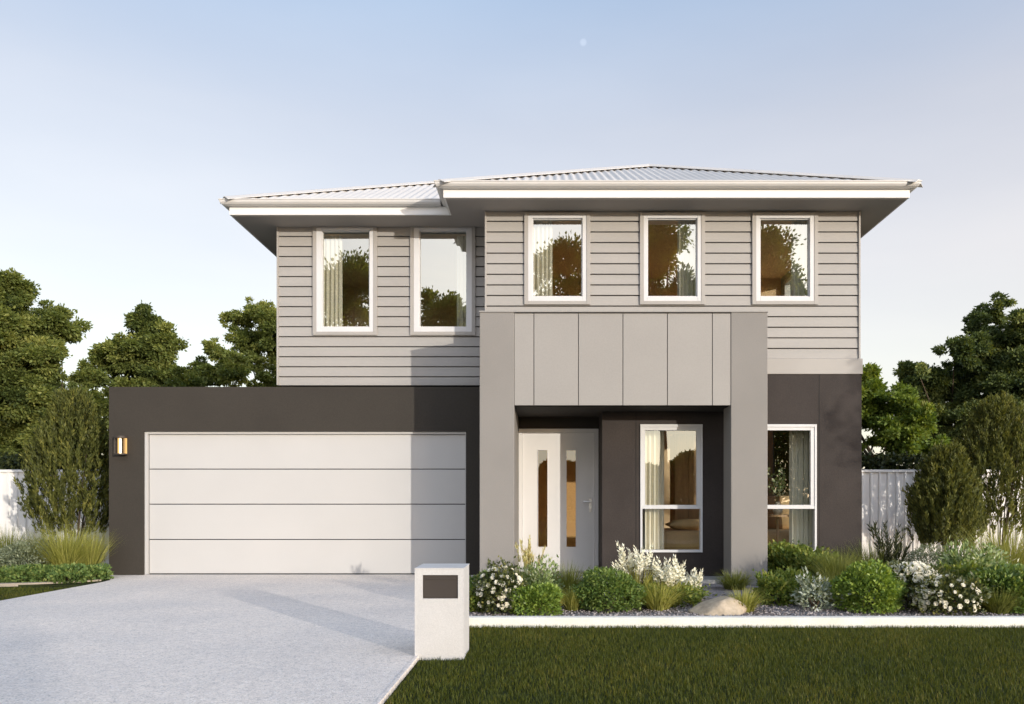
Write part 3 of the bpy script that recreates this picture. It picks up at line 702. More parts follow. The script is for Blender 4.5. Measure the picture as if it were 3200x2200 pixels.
MB().lathe([(.02, .02), (.02, .78)], (3.42, 11.78, .1), 12).lathe([(0, 0), (.13, 0), (.13, .02), (0, .02)], (3.42, 11.78, .1), 20).build('pedestal', 'timber', tb)
vs = empty('vase_of_flowers', (3.42, 11.78, .91), 'pale vase of white blossom on the small table behind the outer ground window', 'vase')
MB().lathe([(0, 0), (.05, .0), (.075, .06), (.06, .13), (.03, .17), (.035, .19)], (3.42, 11.78, .911), 20).build('vase', 'vase', vs, smooth=True)
lv = Leaves(); rg = np.random.default_rng(5); bb = MB()
for k in range(7):
    a = rg.uniform(0, 6.28); r = rg.uniform(.05, .16); h = rg.uniform(.25, .62); p = np.array([3.42 + r * math.cos(a), 11.78 + r * math.sin(a), 1.08 + h])
    bb.tube([(3.42, 11.78, 1.07), tuple((p + np.array([3.42, 11.78, 1.07])) / 2 + np.array([0, 0, .04])), tuple(p)], [.004, .004, .002], 5)
    n = 26; t = rg.uniform(.4, 1.05, n)[:, None]; P = np.array([3.42, 11.78, 1.07]) * (1 - t) + p * t + rg.normal(0, .025, (n, 3))
    lv.leaves(P, rdirs(n, rg) + [0, 0, .4], .05, .035, rg.uniform(0.4, 1, n), rg)
bb.build('flower_stem', 'stem', vs); lv.build('blossom', 'varieg', vs)

# ------------------------------------------------------------------ fences
def fence(name, x0, x1, y, h, label):
    f = empty(name, ((x0 + x1) / 2, y, -.05), label, 'fence'); b = MB(); pit = .15; n = int((x1 - x0) / pit); prof = [(0, 0), (.095, 0), (.11, .025), (.135, .025), (.15, 0)]
    pts = [(x0 + k * pit + u, y - d) for k in range(n) for u, d in prof[:-1]] + [(x0 + n * pit, y)]
    for (xa, ya), (xb, yb) in zip(pts[:-1], pts[1:]):
        b.quad((xa, ya, -.05), (xb, yb, -.05), (xb, yb, h - .02), (xa, ya, h - .02)); 
    b.build('infill_sheet', 'fence', f, fix=False)
    MB().box(x0, x1, y - .035, y + .02, h - .045, h).build('top_rail', 'fence', f, bevel=.004)
    MB().box(x0, x1, y - .034, y + .02, -.05, .03).build('bottom_rail', 'fence', f, bevel=.004)
    k = x0 + .02
    while k < x1:
        MB().box(k - .035, k + .035, y - .045, y + .025, -.05, h + .004).build('post', 'fence', f, bevel=.004); k += 2.38
    return f
fence('steel_fence', -16.0, GX0 - .02, 13.9, 1.66, 'cream ribbed steel fence beside the garage, behind the ornamental grasses')
fence('steel_fence', XLR + .03, 15.0, 13.9, 1.66, 'pale ribbed steel fence beside the charcoal wall, behind the upright shrubs')

# ------------------------------------------------------------------ trees
def tree(name, lobes, Y, mat, label, group, seed, leaf=.10, dens=3400, base=None, sky=0.0):
    rg = np.random.default_rng(seed); C = np.array([[X(a, Y), Y + rg.uniform(-.9, .9), Z(b, Y)] for a, b, r in lobes]); RR = np.array([r * Y / 1800 for *_, r in lobes])
    cx = base if base is not None else float(np.average(C[:, 0], weights=RR)); t = empty(name, (cx, Y, -.06), label, 'tree', group)
    lv = Leaves()
    for c, r in zip(C, RR):
        r = r * 1.12; nc = max(10, int(40 * (r / .7) ** 1.3)); tone = rg.normal(0, .09)
        for k in range(nc):
            d = rdirs(1, rg)[0]; q = c + d * r * rg.uniform(.15, 1.02) * np.array([1, 1.15, .95]); rc = r * rg.uniform(.14, .34)
            n = int(dens * rc * rc * 3.0) + 10
            dd = rdirs(n, rg); rad = rc * rg.uniform(.2, 1.0, n) ** .6 * (1 + .5 * (rg.uniform(0, 1, n) > .85))
            P = q + dd * rad[:, None] * np.array([1.15, 1.1, .72])
            D = dd * .6 + d * .5 + rg.normal(0, .5, (n, 3)) + np.array([0, 0, -.15])
            var = .42 + tone + rg.normal(0, .13) + rg.normal(0, .16, n)
            lv.leaves(P, D, leaf * rg.uniform(.65, 1.25, n), leaf * .55 * rg.uniform(.7, 1.2, n), var, rg)
    lv.build('crown', mat, t)
    top = float(C[:, 2].max()); b = MB(); lowz = float((C[:, 2] - RR).min()); fork = max(.8, lowz * .8 + .2)
    b.tube([(cx, Y, -.06), (cx + .05, Y, fork * .5), (cx + .02, Y, fork)], [.20, .15, .13], 9)
    for c in C:
        mid = np.array([cx, Y + 1.2, fork]) * .45 + (c + np.array([0, .8, 0])) * .55 + rg.normal(0, .1, 3) - np.array([0, 0, .1])
        b.tube([(cx, Y, fork), tuple(mid), tuple(c + np.array([0, .35, 0]))], [.05, .022, .008], 6)
    b.build('trunk', 'bark', t)
    return t


G1 = 'trees beyond the fence'
tree('tree', [(60, 688, 50), (5, 722, 62), (112, 740, 52), (40, 790, 74), (128, 828, 55), (172, 850, 38), (70, 880, 70), (150, 925, 48), (0, 900, 76), (60, 985, 70), (150, 1000, 55), (15, 1040, 55), (105, 1045, 48), (196, 905, 26), (-80, 800, 85), (-90, 930, 90), (205, 985, 45), (225, 930, 35)], 21, 'tree', 'tallest dark green tree beyond the cream fence, cut by the picture edge', G1, 11)
tree('tree', [(345, 742, 36), (292, 752, 24), (398, 782, 38), (330, 806, 48), (262, 822, 38), (228, 850, 28), (290, 862, 44), (380, 858, 44), (426, 836, 30), (246, 896, 32), (330, 905, 40), (405, 910, 40)], 24, 'tree', 'rounded green tree with one peak, rising behind the garage parapet', G1, 12)
tree('tree', [(458, 782, 26), (500, 815, 34), (468, 838, 40), (540, 848, 34), (448, 890, 40), (520, 900, 40)], 23, 'tree', 'lowest small green tree above the garage parapet, between two taller ones', G1, 13)
tree('tree', [(560, 708, 34), (606, 716, 34), (516, 722, 20), (548, 762, 38), (612, 778, 38), (588, 822, 30), (648, 838, 34), (545, 800, 22), (655, 750, 40), (600, 890, 40)], 25, 'tree', 'green tree whose crown meets the corner of the weatherboard upper storey', G1, 14)
tree('tree', [(1962, 846, 34), (1990, 882, 44), (2018, 926, 44), (2052, 958, 38), (1975, 950, 50), (2000, 1000, 52), (2070, 1004, 44), (2104, 1028, 34), (1945, 905, 46), (1940, 1000, 50), (2040, 1030, 36)], 15.6, 'tree_light', 'light yellow green tree hugging the charcoal corner of the house', G1, 15, leaf=.085, dens=4200)
tree('tree', [(2258, 706, 36), (2214, 738, 28), (2292, 742, 42), (2204, 800, 48), (2262, 800, 62), (2142, 812, 38), (2088, 836, 32), (2112, 872, 50), (2062, 848, 16), (2182, 872, 62), (2284, 892, 72), (2122, 950, 52), (2204, 960, 62), (2330, 822, 74), (2352, 925, 76), (2088, 915, 32), (2150, 1026, 52), (2240, 1034, 52)], 22, 'tree_dark', 'big dark green tree with a stepped outline behind the pale fence', G1, 16)

# street trees across the road, mirrored in the windows
def street(cx, Y, h, wd, seed, label):
    rg = np.random.default_rng(seed); t = empty('street_tree', (cx, Y, -.06), label, 'tree', 'street trees mirrored in the windows')
    lv = Leaves(); b = MB(); b.tube([(cx, Y, -.06), (cx + .1, Y, h * .2), (cx, Y, h * .55)], [.26, .2, .1], 9)
    for k in range(30):
        f = rg.uniform(.50, .95); rr = wd * .5 * math.sin(math.pi * min(.90, max(.22, (f - .40) / .58))) ** .7; a = rg.uniform(0, 6.28); q = rg.uniform(.2, .85)
        c = np.array([cx + rr * q * math.cos(a), Y + rr * q * math.sin(a), h * f]); r = wd * rg.uniform(.10, .17)
        b.tube([(cx, Y, h * f * .6), tuple(c)], [.06, .02], 5)
        for j in range(7):
            d = rdirs(1, rg)[0]; q2 = c + d * r * rg.uniform(.5, 1.15); n = 120; dd = rdirs(n, rg)
            lv.leaves(q2 + dd * (r * .55) * (rg.uniform(.2, 1, n) * (1 + .8 * (rg.uniform(0, 1, n) > .8)))[:, None], dd + d, .19, .11, .45 + rg.normal(0, .12) + rg.normal(0, .15, n), rg)
    lv.build('crown', 'tree', t); b.build('trunk', 'bark', t)
for a in ((-9.6, -14.5, 12.6, 6.0, 31, 'broad street tree across the road, reflected in the paired upper windows'), (-4.9, -13.5, 11.0, 4.4, 32, 'slim street tree across the road, reflected beside the recessed corner'),
          (0.5, -14.0, 13.2, 5.0, 33, 'tall street tree across the road facing the front door'), (5.4, -14.6, 14.4, 5.0, 34, 'street tree across the road facing the middle upper window'),
          (10.2, -14.0, 14.0, 4.8, 35, 'tallest street tree across the road facing the outer upper window')):
    street(*a)
def far_hedge(x0, x1, y, h, label, seed):
    rg = np.random.default_rng(seed); n = int((x1 - x0) * 2600); lv = Leaves(); x = rg.uniform(x0, x1, n)
    top = h * (1 + .14 * np.sin(x * 1.1) + .1 * np.sin(x * 2.7 + 1)); P = np.stack([x, y + rg.uniform(-.8, .8, n), rg.uniform(0, 1, n) ** .7 * top], 1)
    lv.leaves(P, rdirs(n, rg) + [0, .3, .3], .24, .15, .4 + rg.normal(0, .18, n), rg); t = empty('hedge', ((x0 + x1) / 2, y, -.06), label, 'hedge'); lv.build('foliage', 'tree', t)
far_hedge(-24, 10.6, -17.5, 2.9, 'long tall hedge across the road, mirrored low in the windows', 43)
far_hedge(10.7, 13.9, -17.5, 5.4, 'highest hedge across the road facing the outer ground window', 44)
# slender tree beside the lawn, outside the picture, whose shade dapples the charcoal corner
rg = np.random.default_rng(72); t = empty('small_tree', (11.5, 2.4, -.03), 'slender open crowned tree on the lawn beyond the picture edge, shading the charcoal corner', 'tree'); lv = Leaves(); b = MB()
b.tube([(11.5, 2.4, -.03), (11.53, 2.4, .9), (11.48, 2.4, 2.6), (11.4, 2.4, 4.2)], [.05, .04, .025, .012], 8)
for k in range(22):
    a = rg.uniform(0, 6.28); z = rg.uniform(1.6, 4.5); r = .75 * math.sin(math.pi * min(.95, max(.15, (z - 1.2) / 3.6))) * rg.uniform(.3, 1); c = np.array([11.48 + r * math.cos(a), 2.4 + r * math.sin(a), z]); b.tube([(11.48, 2.4, z - .3), tuple(c)], [.016, .006], 5)
    n = 75; lv.leaves(c + rdirs(n, rg) * (.30 * rg.uniform(.2, 1, n))[:, None], rdirs(n, rg), .085, .045, .45 + rg.normal(0, .18, n), rg)
lv.build('crown', 'tree_light', t); b.build('trunk', 'bark', t)

# dark hedge behind the fences
def hedge(x0, x1, y, h, label, seed):
    rg = np.random.default_rng(seed); lv = Leaves(); n = int((x1 - x0) * 2600)
    P = np.stack([rg.uniform(x0, x1, n), y + rg.uniform(-.3, .3, n), rg.uniform(.2, 1, n) ** .5 * h + rg.normal(0, .035, n)], 1)
    lv.leaves(P, rdirs(n, rg) + [0, -.3, .3], .08, .05, rg.uniform(0, 1, n), rg)
    t = empty('hedge', ((x0 + x1) / 2, y, -.06), label, 'hedge'); lv.build('foliage', 'hedge', t)
    b = MB()
    for k in range(int((x1 - x0) / .6)): 
        x = x0 + .3 + k * .6; b.tube([(x, y, -.06), (x + rg.normal(0, .05), y, h * .8)], [.03, .012], 6)
    b.build('stem', 'stem', t)
hedge(-15.5, -6.9, 14.5, 1.92, 'low dark hedge showing just above the cream fence beside the garage', 41)
hedge(4.75, 14.5, 14.5, 1.92, 'low dark hedge showing just above the pale fence beside the charcoal wall', 42)


# upright olive shrubs
def upright(cx, Y, h, wd, seed, label, z0=.45):
    rg = np.random.default_rng(seed); t = empty('upright_shrub', (cx, Y, -.03), label, 'shrub', 'upright olive shrubs by the fences'); lv = Leaves(); b = MB()
    for k in range(9):
        a = rg.uniform(0, 6.28); r = wd * rg.uniform(.1, .36); tz = rg.uniform(.5, .9) * h
        b.tube([(cx + .04 * math.cos(a), Y + .04 * math.sin(a), -.03), (cx + r * .5 * math.cos(a), Y + r * .5 * math.sin(a), tz * .5), (cx + r * math.cos(a), Y + r * math.sin(a), tz)], [.013, .008, .003], 5)
    ns = 950
    for k in range(ns):
        f = rg.uniform(0, 1) ** .8; z = z0 + (h - z0) * f * .93; prof = math.sin(math.pi * (.10 + .86 * f) ** .72) ** .8
        rr = wd * .5 * prof * rg.uniform(.2, 1.0) ** .5 * rg.uniform(.85, 1.1); a = rg.uniform(0, 6.28); c = np.array([cx + rr * math.cos(a), Y + rr * math.sin(a), z])
        out = np.array([math.cos(a) * .25, math.sin(a) * .25, 1.0]) + rg.normal(0, .16, 3); out /= np.linalg.norm(out); Ls = rg.uniform(.16, .30) * (.8 + h / 8)
        n = 34; tt = rg.uniform(0, 1, n); P = c + out * (tt * Ls)[:, None] + rg.normal(0, .008, (n, 3)); D = out * 1.0 + rdirs(n, rg) * .55
        lv.leaves(P, D,   .075 * rg.uniform(.7, 1.2, n), .019, .42 + rg.normal(0, .13) + rg.normal(0, .15, n), rg)
    lv.build('foliage', 'upright', t); b.build('stem', 'stem', t)
upright(X(166, 12.7), 12.7, Z(898, 12.7), 194 * 12.7 / 1800, 51, 'large olive upright shrub against the charcoal garage pier', .50)
upright(X(2145, 11.9), 11.9, Z(1032, 11.9), 152 * 11.9 / 1800, 52, 'shorter egg shaped olive shrub before the pale fence', .34)
upright(X(2262, 12.7), 12.7, Z(915, 12.7), 218 * 12.7 / 1800, 53, 'taller olive upright shrub before the pale fence, behind the shorter one', .52)


# ------------------------------------------------------------------ garden plants
def gp(px, base, Y=None, wpx=0):
    if not Y:
        y0 = GY(base); Y = y0 + .72 * wpx * y0 / 3600     # BASE is where the front skirt meets the ground
    return X(px, Y), Y


def dome(px, base, top, wpx, mat, label, cat='bush', name='clipped_bush', group=None, Y=None, n=4200, leaf=.036, seed=0, flat=1.0, lumps=.085, lw=.6):
    x, Y = gp(px, base, Y, wpx); h = Z(top, Y); rw = wpx * Y / 1800 / 2; rg = np.random.default_rng(seed + int(px) + 500); t = empty(name, (x, Y, -.004), label, cat, group)
    d = rdirs(n, rg); d[:, 2] = np.abs(d[:, 2]) * 1.25 - .38; d = unit(d); ph = rg.uniform(0, 6.28, 6)
    wob = 1 + lumps * (np.sin(5 * d[:, 0] + ph[0]) + np.sin(6 * d[:, 1] + ph[1]) + np.sin(7 * d[:, 2] + ph[2]) + .6 * np.sin(13 * d[:, 0] + ph[3]) * np.sin(12 * d[:, 2] + ph[4]))
    rad = wob * (1.03 - .55 * rg.uniform(0, 1, n) ** 2.0) * (1 + rg.normal(0, .03, n)); zc = h * .42
    if lumps > .1: rad = rad * (1 + .28 * rg.uniform(0, 1, n) * (rg.uniform(0, 1, n) > .86))
    full = np.clip(np.sqrt(np.maximum(1e-4, 1 - d[:, 2] ** 2)), .25, 1) ** -.38
    P = np.stack([x + d[:, 0] * full * rad * rw, Y + d[:, 1] * full * rad * rw, np.maximum(.01, zc + np.where(d[:, 2] > 0, d[:, 2] * rad * (h - zc), d[:, 2] / .40 * zc))], 1)
    clump = .18 * np.sin(9 * d[:, 0] + ph[5]) * np.sin(8 * d[:, 2] + ph[0])
    lv = Leaves(); lv.leaves(P, d + rdirs(n, rg) * .9 + [0, 0, .25], leaf * rg.uniform(.7, 1.2, n), leaf * lw * rg.uniform(.8, 1.1, n), .45 + clump * .6 + rg.normal(0, .17, n), rg)
    lv.build('foliage', mat, t); b = MB()
    for k in range(6):
        a = k * 1.05; b.tube([(x, Y, -.004), (x + .5 * rw * math.cos(a), Y + .5 * rw * math.sin(a), h * .55)], [.012, .005], 5)
    b.build('stem', 'stem', t)
    return t, (x, Y, h, rw)


def grass(px, base, top, wpx, mat, label, name='grass_clump', cat='grass clump', group=None, Y=None, n=420, bend=.55, width=.007, seed=0, up=1.0):
    x, Y = gp(px, base, Y, wpx); h = Z(top, Y); rw = wpx * Y / 1800 / 2; rg = np.random.default_rng(seed + int(px) + 503); t = empty(name, (x, Y, -.004), label, cat, group)
    a = rg.uniform(0, 6.28, n); r0 = rg.uniform(0, 1, n) ** .5 * rw * .42
    P = np.stack([x + r0 * np.cos(a), Y + r0 * np.sin(a), np.full(n, -.004)], 1); k = rg.uniform(0, 1, n)
    lv = Leaves(); Lh = h * rg.uniform(.7, 1.22, n)
    spread = rw / max(h, .05)
    k = k ** .7; mx_ = min(1.15, .35 + .75 * spread); lv.blades(P, a + rg.normal(0, .35, n), Lh * (1 + .35 * k * spread), bend * k * mx_ * 1.1, width * rg.uniform(.7, 1.3, n), .45 + rg.normal(0, .2, n), rg, 4, mx_ * k * .75)
    lv.build('foliage', mat, t); return t, (x, Y, h, rw)


FL = {}
def flower_mesh(kind):
    if kind in FL: return FL[kind]
    b = MB(); rg = np.random.default_rng(3)
    if kind == 'rose':
        for ring, (n, r, z) in enumerate(((6, .020, .0), (5, .014, .006), (3, .007, .010))):
            for k in range(n):
                a = 6.283 * k / n + ring * .5; ca, sa = math.cos(a), math.sin(a); tx, ty = -sa, ca; w_ = r * .62
                b.quad((0, 0, z - .004), (ca * r * .6 + tx * w_, sa * r * .6 + ty * w_, z + .002), (ca * r, sa * r, z + .006), (ca * r * .6 - tx * w_, sa * r * .6 - ty * w_, z + .002))
    else:
        for k in range(16):
            z = .09 * k / 16; r = .022 * (1 - k / 22); a = k * 2.4; ca, sa = math.cos(a), math.sin(a); tx, ty = -sa, ca; w_ = r * .55
            b.quad((0, 0, z), (ca * r * .6 + tx * w_, sa * r * .6 + ty * w_, z + .006), (ca * r, sa * r, z + .016), (ca * r * .6 - tx * w_, sa * r * .6 - ty * w_, z + .006))
    me = bpy.data.meshes.new('flower'); me.from_pydata(b.v, [], b.f); me.materials.append(M['petal' if kind == 'rose' else 'petal2']); FL[kind] = me
    return me


def put_flowers(t, pts, dirs, kind, s, rg):
    me = flower_mesh(kind)
    for p, d in zip(pts, dirs):
        o = bpy.data.objects.new('flower', me); COL.objects.link(o); o.parent = t
        o.location = Vector(p) - t.location; o.rotation_euler = Vector(d).to_track_quat('Z', 'Y').to_euler(); k = s * rg.uniform(.75, 1.25); o.scale = (k, k, k)


def rose(px, base, top, wpx, label, nf=46, seed=0, mat='rose', s=1.0, Y=None, upper=False, group='white flowering shrubs in the gravel bed'):
    t, (x, Y, h, rw) = dome(px, base, top, wpx, mat, label, 'flowering shrub', 'flowering_shrub', group, Y=Y, n=2600, leaf=.042, seed=seed, lumps=.11)
    rg = np.random.default_rng(seed + 99); d = rdirs(nf, rg); d[:, 1] = -np.abs(d[:, 1]) * .9 + .1; d[:, 2] = np.abs(d[:, 2]) * 1.1 - (.35 if not upper else -.25); d = unit(d)
    zc = h * .42; P = np.stack([x + d[:, 0] * rw * 1.03, Y + d[:, 1] * rw * 1.03, np.maximum(.02, zc + d[:, 2] * (h - zc) * np.where(d[:, 2] > 0, 1.04, 1.2))], 1)
    put_flowers(t, P, d + np.array([0, -.4, .2]), 'rose', s * 1.15, rg)
    return t


def spires(px, base, top, wpx, label, nsp=14, seed=0, Y=None):
    """clump of strappy leaves with tall white flower spires"""
    t, (x, Y, h, rw) = grass(px, base, top + (base - top) * .22, wpx, 'yellow', label, 'flowering_plant', 'flowering plant', 'white spire flowers near the porch', Y=Y, n=260, bend=.7, width=.014, seed=seed)
    h = Z(top, Y); rg = np.random.default_rng(seed + 7); b = MB(); P = []; D = []
    for k in range(nsp):
        a = rg.uniform(0, 6.28); r = rw * rg.uniform(.1, .85); hh = h * rg.uniform(.5, .92); tip = np.array([x + r * math.cos(a), Y + r * math.sin(a), hh])
        b.tube([(x + .2 * r * math.cos(a), Y + .2 * r * math.sin(a), 0), (x + .7 * r * math.cos(a), Y + .7 * r * math.sin(a), hh * .6), tuple(tip)], [.005, .004, .003], 5)
        for j in range(2):
            P.append(tip + rg.normal(0, .02, 3) - np.array([0, 0, .055 * j])); D.append(np.array([math.cos(a) * .25, math.sin(a) * .25 - .15, 1]) + rg.normal(0, .25, 3))
    b.build('stem', 'stem', t); put_flowers(t, P, D, 'spire', 2.05, rg)
    return t


GB = 'clipped round bushes in the gravel bed'
dome(1217, 1396, 1325, 106, 'box', 'small bright green clipped bush standing before the flowering shrub by the letterbox', group=GB, seed=1)
dome(1378, 1388, 1299, 146, 'box_dark', 'wide dark green clipped bush before the white front door', group=GB, seed=2, n=6500)
dome(1968, 1391, 1287, 140, 'box', 'large round glossy green bush beside the silvery plant', group=GB, seed=3, n=6500, leaf=.042, lumps=.075)
dome(2275, 1389, 1289, 140, 'box_dark', 'dark leafy round bush at the picture edge behind an olive mound', group=GB, seed=4, n=4600, leaf=.055, lumps=.09)
dome(1100, 1374, 1298, 76, 'box_dark', 'dark green bush half hidden behind the letterbox pillar', group=GB, seed=5, n=2600)
dome(1082, 1388, 1340, 50, 'leafy', 'low yellow green bush touching the letterbox pillar', group=GB, seed=6, n=1600)
rose(1135, 1393, 1286, 104, 'dark leaved shrub with small white roses next to the letterbox', 74, 1)
rose(2142, 1396, 1308, 140, 'low spreading shrub dotted with white roses by the edging', 90, 2)
rose(2066, 1386, 1280, 128, 'shrub topped with massed cream flower heads beside the round glossy bush', 85, 3, upper=True, s=1.8)
spires(1447, 1374, 1254, 116, 'tallest white flower spires in front of the porch window', 17, 1)
spires(1520, 1377, 1290, 84, 'middle white flower spires between the taller and the lowest ones', 12, 2)
spires(1570, 1366, 1318, 66, 'lowest white flower spires next to the gravel gap and boulder', 9, 3)
GG = 'grass clumps in the gravel bed'
grass(1285, 1366, 1284, 116, 'olive', 'olive mound of fine grass below the front door', group=GG, n=900, bend=.6, Y=8.9)
grass(1297, 1386, 1332, 66, 'yellow', 'yellowish grass tuft wedged between the two clipped bushes', group=GG, n=420)
grass(1492, 1387, 1320, 110, 'yellow', 'spreading yellow green grass tuft before the white flower spires', group=GG, n=620, width=.009)
grass(1688, 1391, 1336, 84, 'yellow', 'small spiky grass tuft beside the sandstone boulder', group=GG, n=420, width=.009)
grass(1665, 1332, 1294, 100, 'olive', 'low grass clump at the foot of the portico column', group=GG, n=700, Y=10.05)
grass(1905, 1346, 1250, 100, 'olive', 'rounded olive grass mound before the charcoal wall, shorter one', group=GG, n=900, Y=9.6)
grass(1985, 1346, 1233, 122, 'olive', 'taller olive grass mound at the charcoal house corner', group=GG, n=1000, Y=10.2)
grass(2262, 1394, 1330, 104, 'olive', 'low olive grass mound by the edging at the picture edge', group=GG, n=900)
grass(2285, 1346, 1196, 150, 'yellow', 'big feathery yellow green grass below the taller olive shrub', group=GG, n=1200, Y=9.9, bend=.5)
grass(2190, 1346, 1250, 110, 'olive', 'olive grass mound behind the variegated shrub', group=GG, n=800, Y=10.3)
t, (x, y, h, rw) = grass(1198, 1370, 1272, 110, 'olive', 'tall pale feather grass with upright plumes between shrub and front door', group=GG, n=360, Y=8.6, bend=.35)
rg = np.random.default_rng(77); lv = Leaves()
for k in range(15):
    a = rg.uniform(0, 6.28); r = rw * rg.uniform(.0, .85); hh = Z(1228, y) * rg.uniform(.72, 1.05); tip = np.array([x + r * math.cos(a), y + r * math.sin(a), hh]); base_ = np.array([x + .2 * r * math.cos(a), y + .2 * r * math.sin(a), 0.1])
    lv.blades(base_[None], np.array([a]), np.array([hh]), np.array([.05]), np.array([.006]), np.array([.2]), rg, 3, .12 * r / rw)
    n = 60; tt = rg.uniform(.62, 1, n)[:, None]; P = base_ * (1 - tt) + tip * tt + rg.normal(0, .006, (n, 3)); lv.leaves(P, (tip - base_) / hh + rdirs(n, rg) * .28, .045, .008, rg.uniform(.2, 1, n), rg)
lv.build('plume', 'plume', t)
GL = 'leafy shrubs in the gravel bed'
dome(1798, 1348, 1240, 124, 'leafy', 'tall leafy green shrub under the outer ground window', 'shrub', 'leafy_shrub', GL, Y=10.8, n=3600, leaf=.065, lumps=.12, seed=8)
dome(1852, 1350, 1262, 84, 'leafy', 'yellow flecked leafy shrub next to the tall one under the window', 'shrub', 'leafy_shrub', GL, Y=10.2, n=2600, leaf=.06, lumps=.14, seed=9)
dome(1762, 1372, 1312, 84, 'leafy', 'low leafy shrub between the grass tuft and the silvery plant', 'shrub', 'leafy_shrub', GL, n=2000, leaf=.05, lumps=.14, seed=10)
dome(1846, 1385, 1318, 82, 'silver', 'small silvery white leaved plant beside the round glossy bush', 'plant', 'silver_plant', n=620, leaf=.055, lumps=.2, seed=11, lw=.45)
dome(2110, 1346, 1238, 104, 'grey', 'soft grey green dome before the shorter olive shrub', 'shrub', 'grey_shrub', Y=9.9, n=4200, leaf=.035, lumps=.05, seed=12, lw=.35)
dome(2205, 1346, 1246, 128, 'varieg', 'cream variegated shrub below the feathery grass', 'shrub', 'variegated_shrub', Y=9.1, n=2300, leaf=.07, lumps=.13, seed=13, lw=.45)
dome(1222, 1372, 1288, 96, 'varieg', 'cream flecked shrub between the rose shrub and the feather grass', 'shrub', 'variegated_shrub', Y=8.45, n=1500, leaf=.05, lumps=.15, seed=15, lw=.5)
dome(1330, 1378, 1330, 70, 'box_dark', 'low dark bush tucked between the two clipped bushes', 'bush', 'clipped_bush', GB, n=1800, seed=16)
grass(1252, 1388, 1338, 60, 'yellow', 'pale grass tuft close behind the small bright clipped bush', group=GG, n=380)
grass(1884, 1378, 1296, 74, 'yellow', 'orange tinged grass between the charcoal wall and the round glossy bush', group=GG, n=420, Y=8.6)
dome(1500, 1376, 1322, 150, 'leafy', 'low leafy green shrub filling in under the white flower spires', 'shrub', 'leafy_shrub', GL, Y=8.55, n=2600, leaf=.045, lumps=.15, seed=17)
dome(2168, 1372, 1284, 110, 'leafy', 'leafy green shrub between cream flower heads and dark round bush', 'shrub', 'leafy_shrub', GL, Y=8.7, n=2400, leaf=.055, lumps=.15, seed=18)
dome(1800, 1372, 1304, 84, 'leafy', 'mid height leafy shrub right behind the silvery plant', 'shrub', 'leafy_shrub', GL, Y=8.8, n=2400, leaf=.05, lumps=.14, seed=19)
dome(2045, 1372, 1282, 90, 'grey', 'grey green shrub wedged behind the cream flower heads', 'shrub', 'grey_shrub', Y=9.0, n=2600, leaf=.04, lumps=.1, seed=21, lw=.4)
# spiky dark plant
x, y = X(2022, 10.0), 10.0; t = empty('spiky_plant', (x, y, -.004), 'dark spiky upright plant before the pale fence corner', 'plant'); lv = Leaves(); rg = np.random.default_rng(61)
for k in range(16):
    a = rg.uniform(0, 6.28); hh = Z(1186, y) * rg.uniform(.6, 1.0); ln = rg.uniform(.05, .42); dirv = np.array([math.cos(a) * ln, math.sin(a) * ln, 1.0]); n = 85; tt = rg.uniform(.15, 1, n)
    P = np.array([x, y, 0]) + dirv * (tt * hh)[:, None]; lv.leaves(P, dirv + rdirs(n, rg) * .55, .085, .013, .4 + rg.normal(0, .2, n), rg)
lv.build('foliage', 'spiky', t)

# left bed
GO = 'ornamental grasses beside the garage'
grass(150, 1318, 1200, 130, 'yellow', 'largest golden arching grass beside the charcoal garage pier', group=GO, Y=11.5, n=1500, bend=.6, width=.008)
grass(112, 1318, 1214, 150, 'olive', 'broad olive grass next to the golden one in the bed beside the garage', group=GO, Y=11.9, n=1300, bend=.55, width=.008)
grass(204, 1318, 1212, 56, 'yellow', 'golden grass pressed against the edge of the garage pier', group=GO, Y=11.6, n=700, bend=.5, width=.008)
grass(10, 1318, 1200, 110, 'olive', 'dull green grass cut by the picture edge near the cream fence', group=GO, Y=12.2, n=900, bend=.5, width=.008)
dome(62, 1318, 1228, 130, 'grey', 'soft grey green shrub among the grasses beside the garage', 'shrub', 'grey_shrub', Y=11.3, n=4200, leaf=.045, lumps=.07, seed=14, lw=.4)
for k, pxx in enumerate((-44, 8, 58, 110, 160, 206)):
    dome(pxx, 1321 - (5 if k > 4 else 0), 1286, 74, 'cover', 'low leafy ground cover plant spreading along the curved buff edging', 'ground cover', 'ground_cover', 'ground cover plants along the curved edging', n=1500, leaf=.05, lumps=.1, seed=20 + k, lw=.75, Y=10.95 + .06 * (k % 2) + (.25 if k > 4 else 0))


# boulder
bm = bmesh.new(); bmesh.ops.create_icosphere(bm, subdivisions=4, radius=1); yb = GY(1394); rb = 125 * yb / 1800 / 2
for v in bm.verts:
    p = v.co.copy(); n_ = noise.fractal(p * 1.3 + Vector((4.2, 1, 7)), 1.0, 2.0, 5); q = p * (1 + .20 * n_)
    for nrm, dd in ((Vector((-.62, -.4, .68)), .72), (Vector((.3, -.8, .5)), .78), (Vector((.7, .1, .7)), .86), (Vector((0, 0, 1)), .80), (Vector((-.2, -.9, .2)), .85)):
        nrm = nrm.normalized(); e = q.dot(nrm) - dd
        if e > 0: q -= nrm * e * .85
    v.co = Vector((q.x * rb * 1.05, q.y * rb * .75, q.z * (.085 + .075 * min(1.0, max(0.0, (q.x + .9) / 1.3)) )))
me = bpy.data.meshes.new('boulder'); bm.to_mesh(me); bm.free(); me.polygons.foreach_set('use_smooth', [True] * len(me.polygons))
bo = link('boulder', me, 'rock'); bo.location = (X(1637, yb), yb + .16, .02); bo.rotation_euler = (0, R(-4), R(6)); tag(bo, 'low tan sandstone boulder on the gravel in front of the porch', 'boulder')

